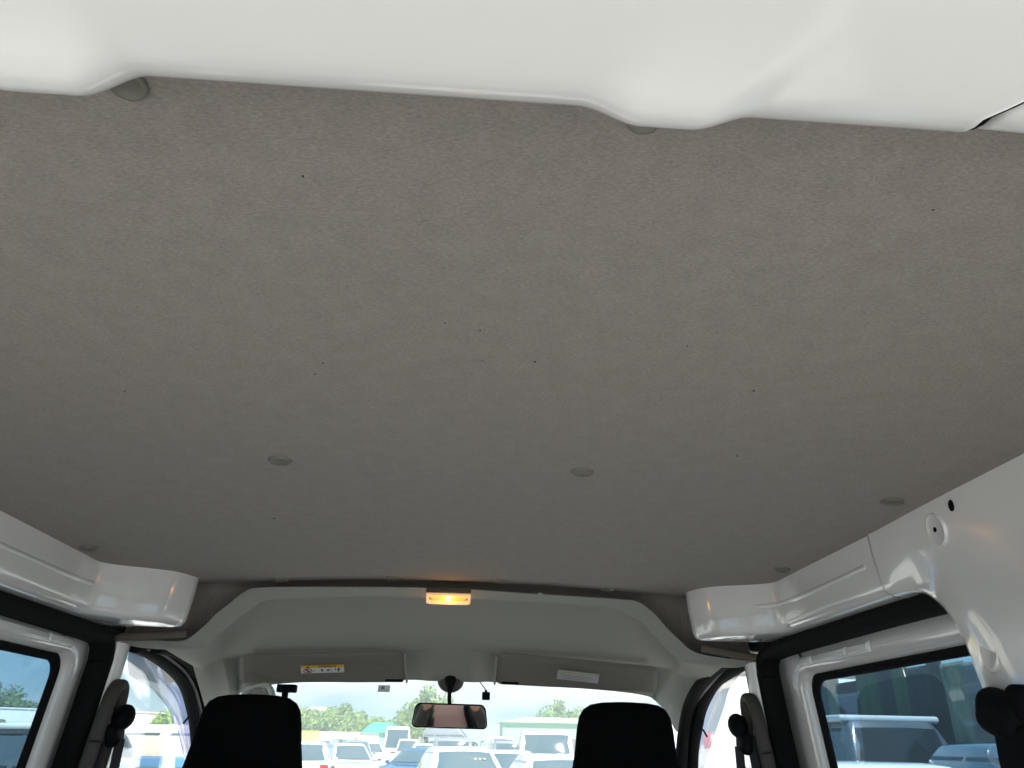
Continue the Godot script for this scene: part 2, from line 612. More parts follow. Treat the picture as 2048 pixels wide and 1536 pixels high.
func quarter_panel(s: float) -> void:
	# painted panel from the rail's seam back to the tailgate; its front edge is the sliding door's opening
	var edge := [[-1.238, 1.7235], [-1.215, 1.7235], [-1.19, 1.722], [-1.165, 1.716], [-1.142, 1.703], [-1.124, 1.684], [-1.112, 1.66], [-1.105, 1.63], [-1.10, 1.58], [-1.097, 1.5], [-1.095, 1.4], [-1.09, 1.1], [-1.09, 0.6]]
	var far := [[-1.238, 1.853], [-1.20, 1.853], [-1.15, 1.853], [-1.08, 1.853], [-0.98, 1.853], [-0.86, 1.853], [-0.7, 1.853], [-0.52, 1.853], [-0.34, 1.85], [-0.30, 1.7], [-0.30, 1.5], [-0.30, 1.1], [-0.30, 0.6]]
	var rail_prof := [[0.80, 1.733], [0.76, 1.7315], [0.749, 1.7335], [0.742, 1.7365], [0.7365, 1.7425], [0.733, 1.752], [0.730, 1.772], [0.726, 1.80], [0.724, 1.83], [0.722, 1.853]]
	var rows := []
	var lv := [[0.0, 0.795, 0.0], [0.0, 0.765, 0.004], [0.0, 0.758, 0.007], [0.0, 0.753, 0.014], [0.0, 0.749, 0.024], [0.12, 0.743, 0.02], [0.30, 0.735, 0.016], [0.5, 0.727, 0.01], [0.75, 0.720, 0.004], [1.0, 0.719, 0.0]]
	for l in lv:
		var row := []
		for i in edge.size():
			var e := Vector2(edge[i][0], edge[i][1])
			var f := Vector2(far[i][0], far[i][1])
			var d := (f - e).normalized()
			var p: Vector2 = e.lerp(f, l[0]) + d * l[2]
			if i == 0:
				p.x = e.x
			var bulge := 0.055 * smoothstep(-1.02, -0.40, p.x) * smoothstep(1.85, 1.62, p.y)
			var dx: float = l[1] - bulge - 0.003
			dx += maxf(0, 1.7 - p.y) * 0.10
			var k: float = [1.0, 1.0, 0.7, 0.3, 0.0][min(i, 4)]
			var rp: Array = rail_prof[rows.size()]      # blends out of the rail's own section
			row.append(Vector3(XC + s * lerpf(dx, rp[0] - 0.0025, k), lerpf(p.y, rp[1] - 0.0012, k), p.x))
		rows.append(spline(row, 4))
	var m := S()
	loft(m, rows)
	var first := []
	var lip := []
	for r in rows:
		first.append(r[0])
		lip.append(r[0] + Vector3(s * 0.004, 0, 0))
	loft(m, [first, lip])
	var qp := commit("quarter_panel", m, M.white, van, "white painted rear quarter panel beside the sliding door")
	if s > 0:
		var c: Vector3 = Vector3(0.6865, 1.8153, -0.9947)
		var t := S()
		ball(t, c, Vector3(0.002, 0.0085, 0.006), Basis.IDENTITY, 8)
		commit("bolt_hole", t, M.black, qp)
		c = Vector3(0.6902, 1.7949, -1.0483)
		var bn := Vector3(-1, -0.16, -0.10).normalized()
		var bv := Vector3(0, 1, 0).slide(bn).normalized()
		var bx := Basis(bv, bn, bv.cross(bn))
		t = S()
		lathe(t, [[0.025, -0.004], [0.0235, 0.0002], [0.0225, 0.0006], [0.0212, 0.0002], [0.019, -0.0003], [0.0, -0.0003]], c, bx, 28)
		commit("pressed_boss", t, M.white, qp)
		t = S()
		ball(t, c + Vector3(0.0, 0, 0), Vector3(0.0014, 0.004, 0.0038), Basis.IDENTITY, 8)
		commit("bolt_hole", t, M.black, qp)
		c = Vector3(0.7220, 1.6273, -1.0381)
		t = S()
		lathe(t, [[0.022, -0.003], [0.021, 0.002], [0.019, 0.003], [0.017, 0.002], [0.0, 0.002]], c, Basis(Vector3(0.1, 1.35, 0), Vector3(-1, 0.1, 0).normalized(), Vector3(0, 0, 0.85)), 24)
		commit("grommet", t, M.white, qp)
	# belt guide and webbing by the opening's edge
	var g: Vector3 = Vector3(0.7150, 1.5449, -1.0347)
	if s < 0:
		g.x = 2.0 * XC - g.x
	var k := S()
	rbox(k, g + Vector3(0, 0.0, 0.006), Vector3(0.044, 0.060, 0.082), 0.021, Basis(Vector3.RIGHT, 0.35), 4)
	lathe(k, [[0.022, -0.01], [0.022, 0.008], [0.017, 0.013], [0.0, 0.014]], g + Vector3(0, 0.014, 0.044), Basis(Vector3.BACK, s * PI / 2), 20)
	rbox(k, g + Vector3(0, -0.040, 0.022), Vector3(0.030, 0.060, 0.066), 0.010, Basis(Vector3.RIGHT, 0.1))
	var bg := commit("belt_guide", k, M.black, van)
	k = S()
	tube(k, [g + Vector3(s * 0.012, -0.03, 0.02), g + Vector3(s * 0.03, -0.35, 0.06), g + Vector3(s * 0.05, -0.75, 0.05)], 0.0012, 0.024, 8, Vector3.RIGHT, 6.0)
	commit("belt_webbing", k, M.belt, bg)

# ring between two loops of Vector2(z, y) on the van's side
func side_ring(m: SurfaceTool, s: float, loops: Array) -> void:
	var rows := []
	for l in loops:
		var row := []
		for p in l[0]:
			row.append(Vector3(side_x(s, l[1], p.y), p.y, p.x))
		rows.append(row)
	loft(m, rows, true)

func sliding_door(s: float) -> void:
	var n := 8
	var w := 0.105 if s < 0 else 0.06
	var h := 0.022 if s < 0 else 0.012
	var outer := rrect(-2.04, 0.55, -0.98, 1.78, 0.03, n)
	var o2 := rrect(-1.936, 0.56, -1.03, 1.716, 0.045, n)
	var o3 := rrect(-1.926, 0.57, -1.04, 1.706, 0.045, n)
	var mid := rrect(-1.765 - w, 1.06, -1.10, 1.662 + h * 0.6, 0.055, n)
	var in1 := rrect(-1.738 - w, 1.085, -1.12, 1.650 + h * 0.8, 0.045, n)
	var in2 := rrect(-1.728 - w, 1.095, -1.13, 1.640 + h, 0.04, n)
	var m := S()
	side_ring(m, s, [[outer, 0.845], [outer, 0.836], [o2, 0.832], [o3, 0.815], [mid, 0.808], [in1, 0.818], [in2, 0.834]])
	var d := commit("sliding_door", m, M.door, van, "white sliding door with a dark tinted window")
	# black rubber round the pane
	var g0 := rrect(-1.731 - w, 1.09, -1.127, 1.643 + h, 0.042, n)
	var g1 := rrect(-1.722 - w, 1.099, -1.136, 1.634 + h, 0.038, n)
	var g2 := rrect(-1.716 - w, 1.105, -1.142, 1.628 + h, 0.036, n)
	m = S()
	side_ring(m, s, [[g0, 0.836], [g0, 0.826], [g1, 0.823], [g2, 0.828], [g2, 0.84]])
	commit("window_seal", m, M.rubber, d)
	m = S()
	var row0 := []
	var row1 := []
	for p in g1:
		row0.append(Vector3(side_x(s, 0.835, p.y), p.y, p.x))
		row1.append(Vector3(side_x(s, 0.839, p.y), p.y, p.x))
	var rim := [row1.duplicate(), row0.duplicate()]
	if s < 0:
		row1.reverse()
		rim.reverse()
	else:
		row0.reverse()
	cap(m, row0); cap(m, row1)
	loft(m, rim, true, false)
	commit("window_pane", m, M.tint, d)
	# clear plastic strip over the window
	m = S()
	var strip := [[-1.772, -1.712], [-1.704, -1.55], [-1.542, -1.46]]
	if s < 0:
		strip = [[-1.806, -1.70], [-1.692, -1.48], [-1.472, -1.2]]
	for q in strip:
		var zc: float = (q[0] + q[1]) / 2
		rbox(m, Vector3(XC + s * 0.807, 1.672 + h * 0.7, zc), Vector3(0.008, 0.016, q[1] - q[0]), 0.0035)
	rbox(m, Vector3(XC + s * 0.8085, 1.672 + h * 0.7, (strip[0][0] + strip[2][1]) / 2), Vector3(0.006, 0.021, strip[2][1] - strip[0][0] + 0.008), 0.0028)
	commit("clip_strip", m, M.bright, d)
	m = S()
	rbox(m, Vector3(XC + s * 0.8095, 1.692, -1.77 if s > 0 else -1.76), Vector3(0.004, 0.006, 0.03), 0.0018, Basis(Vector3.RIGHT, 0.7))
	commit("drain_slot", m, M.trim, d)
	# weatherstrip of the opening: along the top, down the front and rear edges
	m = S()
	var path := []
	for p in [Vector2(-1.06, 0.6), Vector2(-1.06, 1.55), Vector2(-1.08, 1.66), Vector2(-1.13, 1.709), Vector2(-1.22, 1.719), Vector2(-1.6, 1.719), Vector2(-1.86, 1.716), Vector2(-1.915, 1.707), Vector2(-1.938, 1.675), Vector2(-1.942, 1.6), Vector2(-1.942, 1.1), Vector2(-1.942, 0.6)]:
		path.append(Vector3(side_x(s, 0.800, p.y), p.y, p.x))
	path = spline(path, 6)
	tube(m, path, 0.034, 0.018, 12, Vector3.RIGHT, 2.6)
	commit("weatherstrip", m, M.rubber, van, "black rubber weatherstrip of the sliding door opening")

func center_pillar(s: float) -> void:
	var m := S()
	# painted post between the doors
	var rows := []
	for i in 13:
		var y := 1.716 - 1.1 * i / 12.0
		var row := []
		for q in [[0.79, -1.950], [0.768, -1.952], [0.756, -1.958], [0.752, -1.968], [0.752, -1.985], [0.758, -1.997], [0.775, -2.004], [0.795, -2.035], [0.80, -2.075], [0.82, -2.085]]:
			row.append(Vector3(side_x(s, q[0], y), y, q[1]))
		rows.append(row)
	loft(m, rows)
	var p := commit("center_pillar", m, M.white, van, "white painted pillar between the sliding door and the front door")
	# dark trim cover with an arched top, split by the belt's slot
	m = S()
	var arch := []
	for q in [Vector2(-2.005, 0.7), Vector2(-1.995, 1.4), Vector2(-1.998, 1.54), Vector2(-1.992, 1.595), Vector2(-1.975, 1.614), Vector2(-1.95, 1.607), Vector2(-1.935, 1.575), Vector2(-1.928, 1.50), Vector2(-1.926, 1.4), Vector2(-1.926, 0.7)]:
		arch.append(Vector3(side_x(s, 0.742, q.y), q.y, q.x))
	tube(m, spline(arch, 6), 0.016, 0.012, 12, Vector3.RIGHT, 2.5)
	commit("pillar_trim", m, M.trim, p)
	m = S()
	rbox(m, Vector3(side_x(s, 0.745, 1.55), 1.555, -1.968), Vector3(0.008, 0.05, 0.022), 0.003)
	commit("height_adjuster", m, M.bright, p)
	# belt guide with its two runs of webbing
	var g := Vector3(XC + s * 0.728, 1.545, -1.975)
	if s > 0:
		g = Vector3(XC + s * 0.722, 1.552, -1.985)
	m = S()
	ball(m, g, Vector3(0.022, 0.026, 0.034), Basis(Vector3.RIGHT, 0.5), 12)
	rbox(m, g + Vector3(s * 0.008, -0.035, 0.012), Vector3(0.026, 0.05, 0.06), 0.012, Basis(Vector3.RIGHT, 0.3))
	var bg := commit("belt_guide", m, M.black, p)
	m = S()
	tube(m, [g + Vector3(-s * 0.004, -0.045, 0.006), g + Vector3(-s * 0.004, -0.5, 0.0), g + Vector3(s * 0.02, -0.9, -0.05)], 0.011, 0.0012, 8, Vector3.RIGHT, 6.0)
	tube(m, [g + Vector3(s * 0.022, -0.05, 0.028), g + Vector3(s * 0.05, -0.5, 0.040), g + Vector3(s * 0.08, -0.9, 0.04)], 0.011, 0.0012, 8, Vector3.RIGHT, 6.0)
	commit("belt_webbing", m, M.belt, bg)

func front_door(s: float) -> void:
	var outer: Array
	var line: Array
	var gl: Array
	var de: Array
	var ge: Array
	if s < 0:
		outer = [Vector3(-0.7550, 1.7079, -2.0747), Vector3(-0.7550, 1.7123, -2.1974), Vector3(-0.7550, 1.7065, -2.2933), Vector3(-0.7550, 1.6918, -2.3793), Vector3(-0.7550, 1.6592, -2.4871), Vector3(-0.7550, 1.6242, -2.5557), Vector3(-0.7550, 1.5703, -2.6169), Vector3(-0.7550, 1.5007, -2.6728), Vector3(-0.7550, 1.3875, -2.7463)]
		line = [Vector3(-0.7720, 1.7022, -2.0706), Vector3(-0.7720, 1.7035, -2.1644), Vector3(-0.7720, 1.6791, -2.3607), Vector3(-0.7720, 1.6418, -2.4819), Vector3(-0.7720, 1.5962, -2.5655), Vector3(-0.7720, 1.5491, -2.6266), Vector3(-0.7720, 1.4864, -2.6828), Vector3(-0.7720, 1.3870, -2.7522)]
		gl = [Vector3(-0.7900, 1.7025, -2.0327), Vector3(-0.7900, 1.6992, -2.1380), Vector3(-0.7900, 1.6858, -2.2604), Vector3(-0.7900, 1.6645, -2.3829), Vector3(-0.7900, 1.6378, -2.4676), Vector3(-0.7900, 1.6079, -2.5245), Vector3(-0.7900, 1.5619, -2.5929), Vector3(-0.7900, 1.5168, -2.6419), Vector3(-0.7900, 1.4580, -2.6897), Vector3(-0.7900, 1.3874, -2.7349)]
		de = [Vector3(-0.8600, 1.6525, -2.2120), Vector3(-0.8600, 1.6459, -2.2582), Vector3(-0.8600, 1.6322, -2.3795), Vector3(-0.8600, 1.6014, -2.5017), Vector3(-0.8600, 1.5678, -2.5982), Vector3(-0.8600, 1.5232, -2.6873), Vector3(-0.8600, 1.4749, -2.7569), Vector3(-0.8600, 1.4307, -2.8253), Vector3(-0.8600, 1.3810, -2.8828)]
		ge = [Vector3(-0.8450, 1.7230, -2.1426), Vector3(-0.8450, 1.7204, -2.2823), Vector3(-0.8450, 1.7062, -2.4391), Vector3(-0.8450, 1.6835, -2.5725), Vector3(-0.8450, 1.6538, -2.6707), Vector3(-0.8450, 1.6177, -2.7459), Vector3(-0.8450, 1.5676, -2.8213), Vector3(-0.8450, 1.5185, -2.8751), Vector3(-0.8450, 1.4546, -2.9275)]
	else:
		outer = [Vector3(0.6950, 1.6998, -2.0222), Vector3(0.6950, 1.6946, -2.1180), Vector3(0.6950, 1.6558, -2.2949), Vector3(0.6950, 1.6113, -2.3999), Vector3(0.6950, 1.5558, -2.4647), Vector3(0.6950, 1.4959, -2.5099), Vector3(0.6950, 1.4140, -2.5451)]
		line = [Vector3(0.7120, 1.6948, -2.0162), Vector3(0.7120, 1.6919, -2.0961), Vector3(0.7120, 1.6586, -2.2501), Vector3(0.7120, 1.6216, -2.3778), Vector3(0.7120, 1.5834, -2.4571), Vector3(0.7120, 1.5373, -2.4978), Vector3(0.7120, 1.4961, -2.5265), Vector3(0.7120, 1.4136, -2.5620)]
		gl = [Vector3(0.7300, 1.6955, -1.9932), Vector3(0.7300, 1.6863, -2.0834), Vector3(0.7300, 1.6692, -2.2270), Vector3(0.7300, 1.6358, -2.3297), Vector3(0.7300, 1.5972, -2.4054), Vector3(0.7300, 1.5454, -2.4621), Vector3(0.7300, 1.4938, -2.5092), Vector3(0.7300, 1.4145, -2.5438)]
		de = [Vector3(0.8000, 1.7004, -2.2050), Vector3(0.8000, 1.6855, -2.2510), Vector3(0.8000, 1.6565, -2.3381), Vector3(0.8000, 1.6157, -2.3920), Vector3(0.8000, 1.5660, -2.4689), Vector3(0.8000, 1.5112, -2.5501), Vector3(0.8000, 1.4541, -2.6348), Vector3(0.8000, 1.4100, -2.6912)]
		ge = [Vector3(0.7850, 1.7220, -2.1317), Vector3(0.7850, 1.7099, -2.2586), Vector3(0.7850, 1.6922, -2.4205), Vector3(0.7850, 1.6536, -2.5394), Vector3(0.7850, 1.6090, -2.6293), Vector3(0.7850, 1.5509, -2.6923), Vector3(0.7850, 1.4930, -2.7387), Vector3(0.7850, 1.4064, -2.7823)]
	var m := S()
	tube(m, spline(gl, 6), 0.016, 0.012, 10, Vector3.RIGHT, 2.5)
	var d := commit("front_door", m, M.rubber, van, "black window frame of the front door")
	m = S()
	tube(m, spline(outer, 6), 0.018, 0.014, 10, Vector3.RIGHT, 2.5)
	commit("door_seal", m, M.rubber, d)
	m = S()
	var go := spline(gl, 6)
	var oo := spline(outer, 6)
	var band := []
	for k in 5:
		var row := []
		for i in 49:
			var p: Vector3 = go[int(i / 48.0 * (go.size() - 1))]
			var q: Vector3 = oo[int(i / 48.0 * (oo.size() - 1))]
			row.append(p.lerp(q, k / 4.0) + Vector3(s * 0.012 * sin(PI * k / 4.0), 0, 0))
		band.append(row)
	loft(m, band)
	commit("frame_channel", m, M.rubber, d)
	m = S()
	tube(m, spline(line, 6), 0.006, 0.003, 8, Vector3.RIGHT)
	commit("bright_moulding", m, M.grey, d)
	# lower half of the door, below the picture
	m = S()
	rbox(m, Vector3(side_x(s, 0.80, 0.8), 0.72, -2.55), Vector3(0.06, 0.8, 1.0), 0.02)
	commit("door_panel", m, M.white, d)
	# window pane
	m = S()
	var c := []
	for q in [Vector2(-2.04, 1.1), Vector2(-2.04, 1.71), Vector2(-2.16, 1.71), Vector2(-2.32, 1.66), Vector2(-2.48, 1.58), Vector2(-2.66, 1.48), Vector2(-2.95, 1.1)]:
		c.append(Vector3(side_x(s, 0.795, q.y) , q.y, q.x))
	cap(m, c)
	var c2 := []
	for p in c:
		c2.append(p + Vector3(s * 0.004, 0, 0))
	cap(m, c2)
	loft(m, [c, c2], true, false)
	commit("window_pane", m, M.glass, d)
	# smoked rain deflector outside the pane
	m = S()
	var a := spline(de, 6)
	var b := spline(ge, 6)
	var rows := []
	for k in 5:
		var row := []
		for i in a.size():
			var q: Vector3 = b[clampi(int(float(i) / a.size() * b.size()), 0, b.size() - 1)]
			var p: Vector3 = q.lerp(a[i], k / 4.0)
			p.x += s * 0.006 * sin(PI * k / 4.0)
			row.append(p)
		rows.append(row)
	loft(m, rows)
	commit("rain_deflector", m, M.deflector, d, "smoked violet rain deflector")
	# latch hook showing through the pane
	m = S()
	if s < 0:
		tube(m, spline([Vector3(-0.8000, 1.5733, -2.6444), Vector3(-0.8000, 1.5658, -2.5890), Vector3(-0.8000, 1.5538, -2.5579), Vector3(-0.8000, 1.5452, -2.5398)], 5), 0.003, 0.003, 6)
		ball(m, Vector3(-0.7950, 1.5924, -2.5508), Vector3(0.006, 0.012, 0.009))
	else:
		tube(m, spline([Vector3(0.7400, 1.5539, -2.4675), Vector3(0.7400, 1.5505, -2.4280), Vector3(0.7400, 1.5395, -2.4068), Vector3(0.7400, 1.5328, -2.3944)], 5), 0.003, 0.003, 6)
		ball(m, Vector3(0.7380, 1.5775, -2.4231), Vector3(0.006, 0.012, 0.009))
	commit("deflector_clip", m, M.black, d)

func front_seat(s: float) -> void:
	var m := S()
	var c := -0.502 if s < 0 else 0.440
	# one-piece backrest and headrest: stacked rounded sections
	var rows := []
	for q in [[1.606, 0.02, 0.01], [1.604, 0.06, 0.022], [1.599, 0.088, 0.032], [1.588, 0.106, 0.040], [1.570, 0.117, 0.044], [1.54, 0.123, 0.047], [1.49, 0.128, 0.050], [1.44, 0.136, 0.053], [1.38, 0.165, 0.056], [1.30, 0.215, 0.06], [1.1, 0.24, 0.065], [0.85, 0.25, 0.07], [0.72, 0.25, 0.07]]:
		var ring := []
		for k in 28:
			var a := TAU * k / 28
			var ca := signf(cos(a)) * pow(absf(cos(a)), 0.55)
			var sa := signf(sin(a)) * pow(absf(sin(a)), 0.55)
			var lean: float = (q[0] - 1.5) * -0.12
			var wider: float = 0.09 * maxf(0.0, 1.56 - q[0]) * (-1.0 if ca * s > 0 and s < 0 else 0.0)
			ring.append(Vector3(c + ca * (q[1] - wider), q[0], -2.12 - lean + sa * q[2]))
		rows.append(ring)
	loft(m, rows, true)
	cap(m, rows[0], true)
	var st := commit("front_seat", m, M.seat, van, "black fabric front seat with a tall one-piece back")
	m = S()
	rbox(m, Vector3(c, 0.68, -2.40), Vector3(0.50, 0.16, 0.52), 0.06)
	commit("seat_cushion", m, M.seat, st)
	m = S()
	rbox(m, Vector3(c, 0.45, -2.38), Vector3(0.42, 0.32, 0.40), 0.02)
	commit("seat_base", m, M.dash, st)

func cab_liner() -> void:
	# four guide lines across the cab ceiling: rear arch, crease, visor line, windscreen edge
	var A: Array = [Vector3(-0.8102, 1.7065, -1.9500), Vector3(-0.7270, 1.7119, -1.9500), Vector3(-0.6507, 1.7137, -1.9500), Vector3(-0.6099, 1.7457, -1.9500), Vector3(-0.5848, 1.7767, -1.9500), Vector3(-0.5571, 1.8022, -1.9500), Vector3(-0.5268, 1.8294, -1.9500), Vector3(-0.4841, 1.8427, -1.9500), Vector3(-0.2708, 1.8501, -1.9500), Vector3(-0.0225, 1.8535, -1.9500), Vector3(0.1791, 1.8469, -1.9500), Vector3(0.3444, 1.8417, -1.9500), Vector3(0.4121, 1.8386, -1.9500), Vector3(0.4554, 1.8337, -1.9500), Vector3(0.4947, 1.8053, -1.9500), Vector3(0.5254, 1.7709, -1.9500), Vector3(0.5573, 1.7406, -1.9500), Vector3(0.5785, 1.7222, -1.9500), Vector3(0.6140, 1.7101, -1.9500), Vector3(0.6864, 1.7023, -1.9500), Vector3(0.7651, 1.6936, -1.9500)]
	var B: Array = [Vector3(-0.7199, 1.7014, -2.0400), Vector3(-0.6772, 1.6969, -2.0000), Vector3(-0.6198, 1.6966, -1.9630), Vector3(-0.5936, 1.7075, -1.9630), Vector3(-0.5651, 1.7393, -1.9630), Vector3(-0.5330, 1.7682, -1.9630), Vector3(-0.4991, 1.7963, -1.9630), Vector3(-0.4582, 1.8142, -1.9630), Vector3(-0.2699, 1.8268, -1.9630), Vector3(-0.0214, 1.8312, -1.9630), Vector3(0.1805, 1.8270, -1.9630), Vector3(0.3331, 1.8201, -1.9630), Vector3(0.3842, 1.8165, -1.9630), Vector3(0.4222, 1.8077, -1.9630), Vector3(0.4594, 1.7855, -1.9630), Vector3(0.4895, 1.7560, -1.9630), Vector3(0.5191, 1.7245, -1.9630), Vector3(0.5405, 1.7073, -1.9630), Vector3(0.5733, 1.6917, -1.9630), Vector3(0.6261, 1.6903, -2.0000), Vector3(0.6827, 1.6890, -2.0400)]
	var C: Array = [Vector3(-0.7208, 1.6839, -2.2800), Vector3(-0.6982, 1.6835, -2.3000), Vector3(-0.6700, 1.7008, -2.3100), Vector3(-0.6422, 1.7147, -2.3100), Vector3(-0.6105, 1.7235, -2.3100), Vector3(-0.5528, 1.7275, -2.3100), Vector3(-0.4699, 1.7321, -2.3100), Vector3(-0.3584, 1.7374, -2.3100), Vector3(-0.1155, 1.7485, -2.3100), Vector3(-0.0180, 1.7481, -2.3100), Vector3(0.0799, 1.7476, -2.3100), Vector3(0.1986, 1.7449, -2.3100), Vector3(0.2713, 1.7411, -2.3100), Vector3(0.3588, 1.7363, -2.3100), Vector3(0.4464, 1.7300, -2.3100), Vector3(0.5196, 1.7248, -2.3100), Vector3(0.5812, 1.7207, -2.3100), Vector3(0.6219, 1.7134, -2.3100), Vector3(0.6413, 1.6975, -2.3100), Vector3(0.6695, 1.6811, -2.3000), Vector3(0.6939, 1.6602, -2.2800)]
	var D: Array = [Vector3(-0.7461, 1.5559, -2.6000), Vector3(-0.7249, 1.5633, -2.6000), Vector3(-0.6819, 1.5903, -2.5500), Vector3(-0.6514, 1.6163, -2.5000), Vector3(-0.6196, 1.6306, -2.4500), Vector3(-0.5570, 1.6456, -2.4500), Vector3(-0.4566, 1.6559, -2.4500), Vector3(-0.3255, 1.6627, -2.4500), Vector3(-0.1189, 1.6698, -2.4500), Vector3(-0.0144, 1.6706, -2.4500), Vector3(0.0982, 1.6687, -2.4500), Vector3(0.2266, 1.6643, -2.4500), Vector3(0.3024, 1.6603, -2.4500), Vector3(0.3784, 1.6562, -2.4500), Vector3(0.4545, 1.6521, -2.4500), Vector3(0.5155, 1.6477, -2.4500), Vector3(0.5764, 1.6405, -2.4500), Vector3(0.6218, 1.6311, -2.5000), Vector3(0.6678, 1.5911, -2.5500), Vector3(0.7051, 1.5497, -2.6000), Vector3(0.7274, 1.5472, -2.6000)]
	var deep := [0.0, 0.0, 0.0, 1, 1, 1, 1, 1, 1, 0.0, 1, 1, 1, 1, 1, 1, 1, 1, 0.0, 0.0, 0.0]
	var a := spline(A, 6)
	var b := spline(B, 6)
	var c := spline(C, 6)
	var d := spline(D, 6)
	# the felt step between the cargo ceiling and the arch
	var w := S()
	var r0 := []
	var r1 := []
	for i in a.size():
		r0.append(Vector3(a[i].x, dome(a[i].x) + 0.010, -1.934))
		r1.append(Vector3(a[i].x, minf(a[i].y, dome(a[i].x) - 0.004), -1.95))
		a[i] = r1[i]
	var rw := []
	for q in [[0.0, 0.0, 0.0], [0.3, 0.0, 0.004], [0.75, 0.05, 0.004], [1.0, 0.2, 0.0], [1.0, 0.5, 0.0], [1.0, 0.8, 0.0], [0.9, 1.0, -0.004]]:
		var row := []
		for i in a.size():
			row.append(Vector3(a[i].x, lerpf(r0[i].y, r1[i].y, q[1]) + q[2], -1.934 - 0.11 * q[0]))
		rw.append(row)
	loft(w, rw, false, true, 1.0 / 0.48)
	commit("ceiling_step", w, M.felt, van, "recessed felt step at the front of the cargo ceiling")
	# the moulded cab lining
	var m := S()
	var rows := []
	for q in [0.0, 0.12, 0.5, 0.85, 1.0]:
		var row := []
		for i in a.size():
			var p: Vector3 = a[i].lerp(b[i], q)
			p.y -= 0.004 * sin(PI * q)
			row.append(p)
		rows.append(row)
	loft(m, rows)
	rows = []
	for q in [0.0, 0.06, 0.2, 0.4, 0.6, 0.8, 0.94, 1.0]:
		var row := []
		for i in a.size():
			var p: Vector3 = b[i].lerp(c[i], q)
			p.y += 0.050 * sin(PI * pow(q, 0.75)) * smoothstep(0.0, 30.0, minf(i, a.size() - 1 - i))
			row.append(p)
		rows.append(row)
	# the lip over the visors, the recess behind them, then down to the windscreen
	for q in [[0.04, 0.35], [0.07, 0.8], [0.12, 1.0], [0.5, 1.0], [0.85, 0.75], [1.0, 0.5]]:
		var row := []
		for i in a.size():
			var k := i / 6.0
			var d0: float = deep[int(k)]
			var d1: float = deep[min(int(k) + 1, deep.size() - 1)]
			var dp := lerpf(d0, d1, smoothstep(0.0, 0.34, k - int(k)) if d1 < d0 else smoothstep(0.66, 1.0, k - int(k)))
			var p: Vector3 = c[i].lerp(d[i], q[0])
			row.append(p + Vector3(0, 0.010, -0.055) * dp * q[1])
		rows.append(row)
	loft(m, rows)
	commit("cab_liner", m, M.liner, van, "moulded grey cab ceiling lining with a raised arch")
	# cut edge of the lining showing by the pillars
	for e in [[Vector3(-0.8254, 1.7157, -1.9450), Vector3(-0.7504, 1.7209, -1.9450), Vector3(-0.6932, 1.7246, -1.9450), Vector3(-0.6428, 1.7293, -1.9450)], [Vector3(0.6051, 1.7258, -1.9450), Vector3(0.6648, 1.7166, -1.9450), Vector3(0.7146, 1.7095, -1.9450), Vector3(0.7743, 1.7015, -1.9450)]]:
		m = S()
		tube(m, spline(e, 4), 0.010, 0.006, 8)
		commit("liner_edge", m, M.foam, van)
	for p in [Vector3(-0.2643, 1.8393, -1.9570), Vector3(0.2052, 1.8415, -1.9570)]:
		m = S()
		lathe(m, [[0.009, 0.004], [0.009, -0.0012], [0.007, -0.0022], [0.0, -0.0022]], p, Basis(Vector3.RIGHT, -1.0), 18)
		commit("push_clip", m, M.liner if p.x < 0 else M.bright, van)
	# windscreen: from the lining's lower edge down to the dash, gently bowed
	m = S()
	var wr := []
	for k in 7:
		var row := []
		for i in 25:
			var t := i / 24.0
			var x := lerpf(-0.70, 0.64, t)
			var u := (t - 0.5) * 2.0
			var y := lerpf(1.675 - 0.06 * u * u, 0.98, k / 6.0)
			row.append(Vector3(XC + (x - XC) * (1.0 + 0.12 * k / 6.0), y, -2.475 - 0.62 * k / 6.0 + 0.10 * u * u))
		wr.append(row)
	loft(m, wr)
	var ws := commit("windscreen", m, M.screen, van)
	m = S()
	var sp: Vector3 = Vector3(-0.2133, 1.6501, -2.5000)
	var sb := Basis(Vector3.RIGHT, -0.7)
	rbox(m, sp, Vector3(0.036, 0.026, 0.0012), 0.0005, sb)
	var stick := commit("inspection_sticker", m, M.grey_label, ws)
	m = S()
	rbox(m, sp + sb * Vector3(-0.004, 0.002, 0.0012), Vector3(0.010, 0.010, 0.0008), 0.0003, sb)
	commit("sticker_print", m, M.trim, stick)

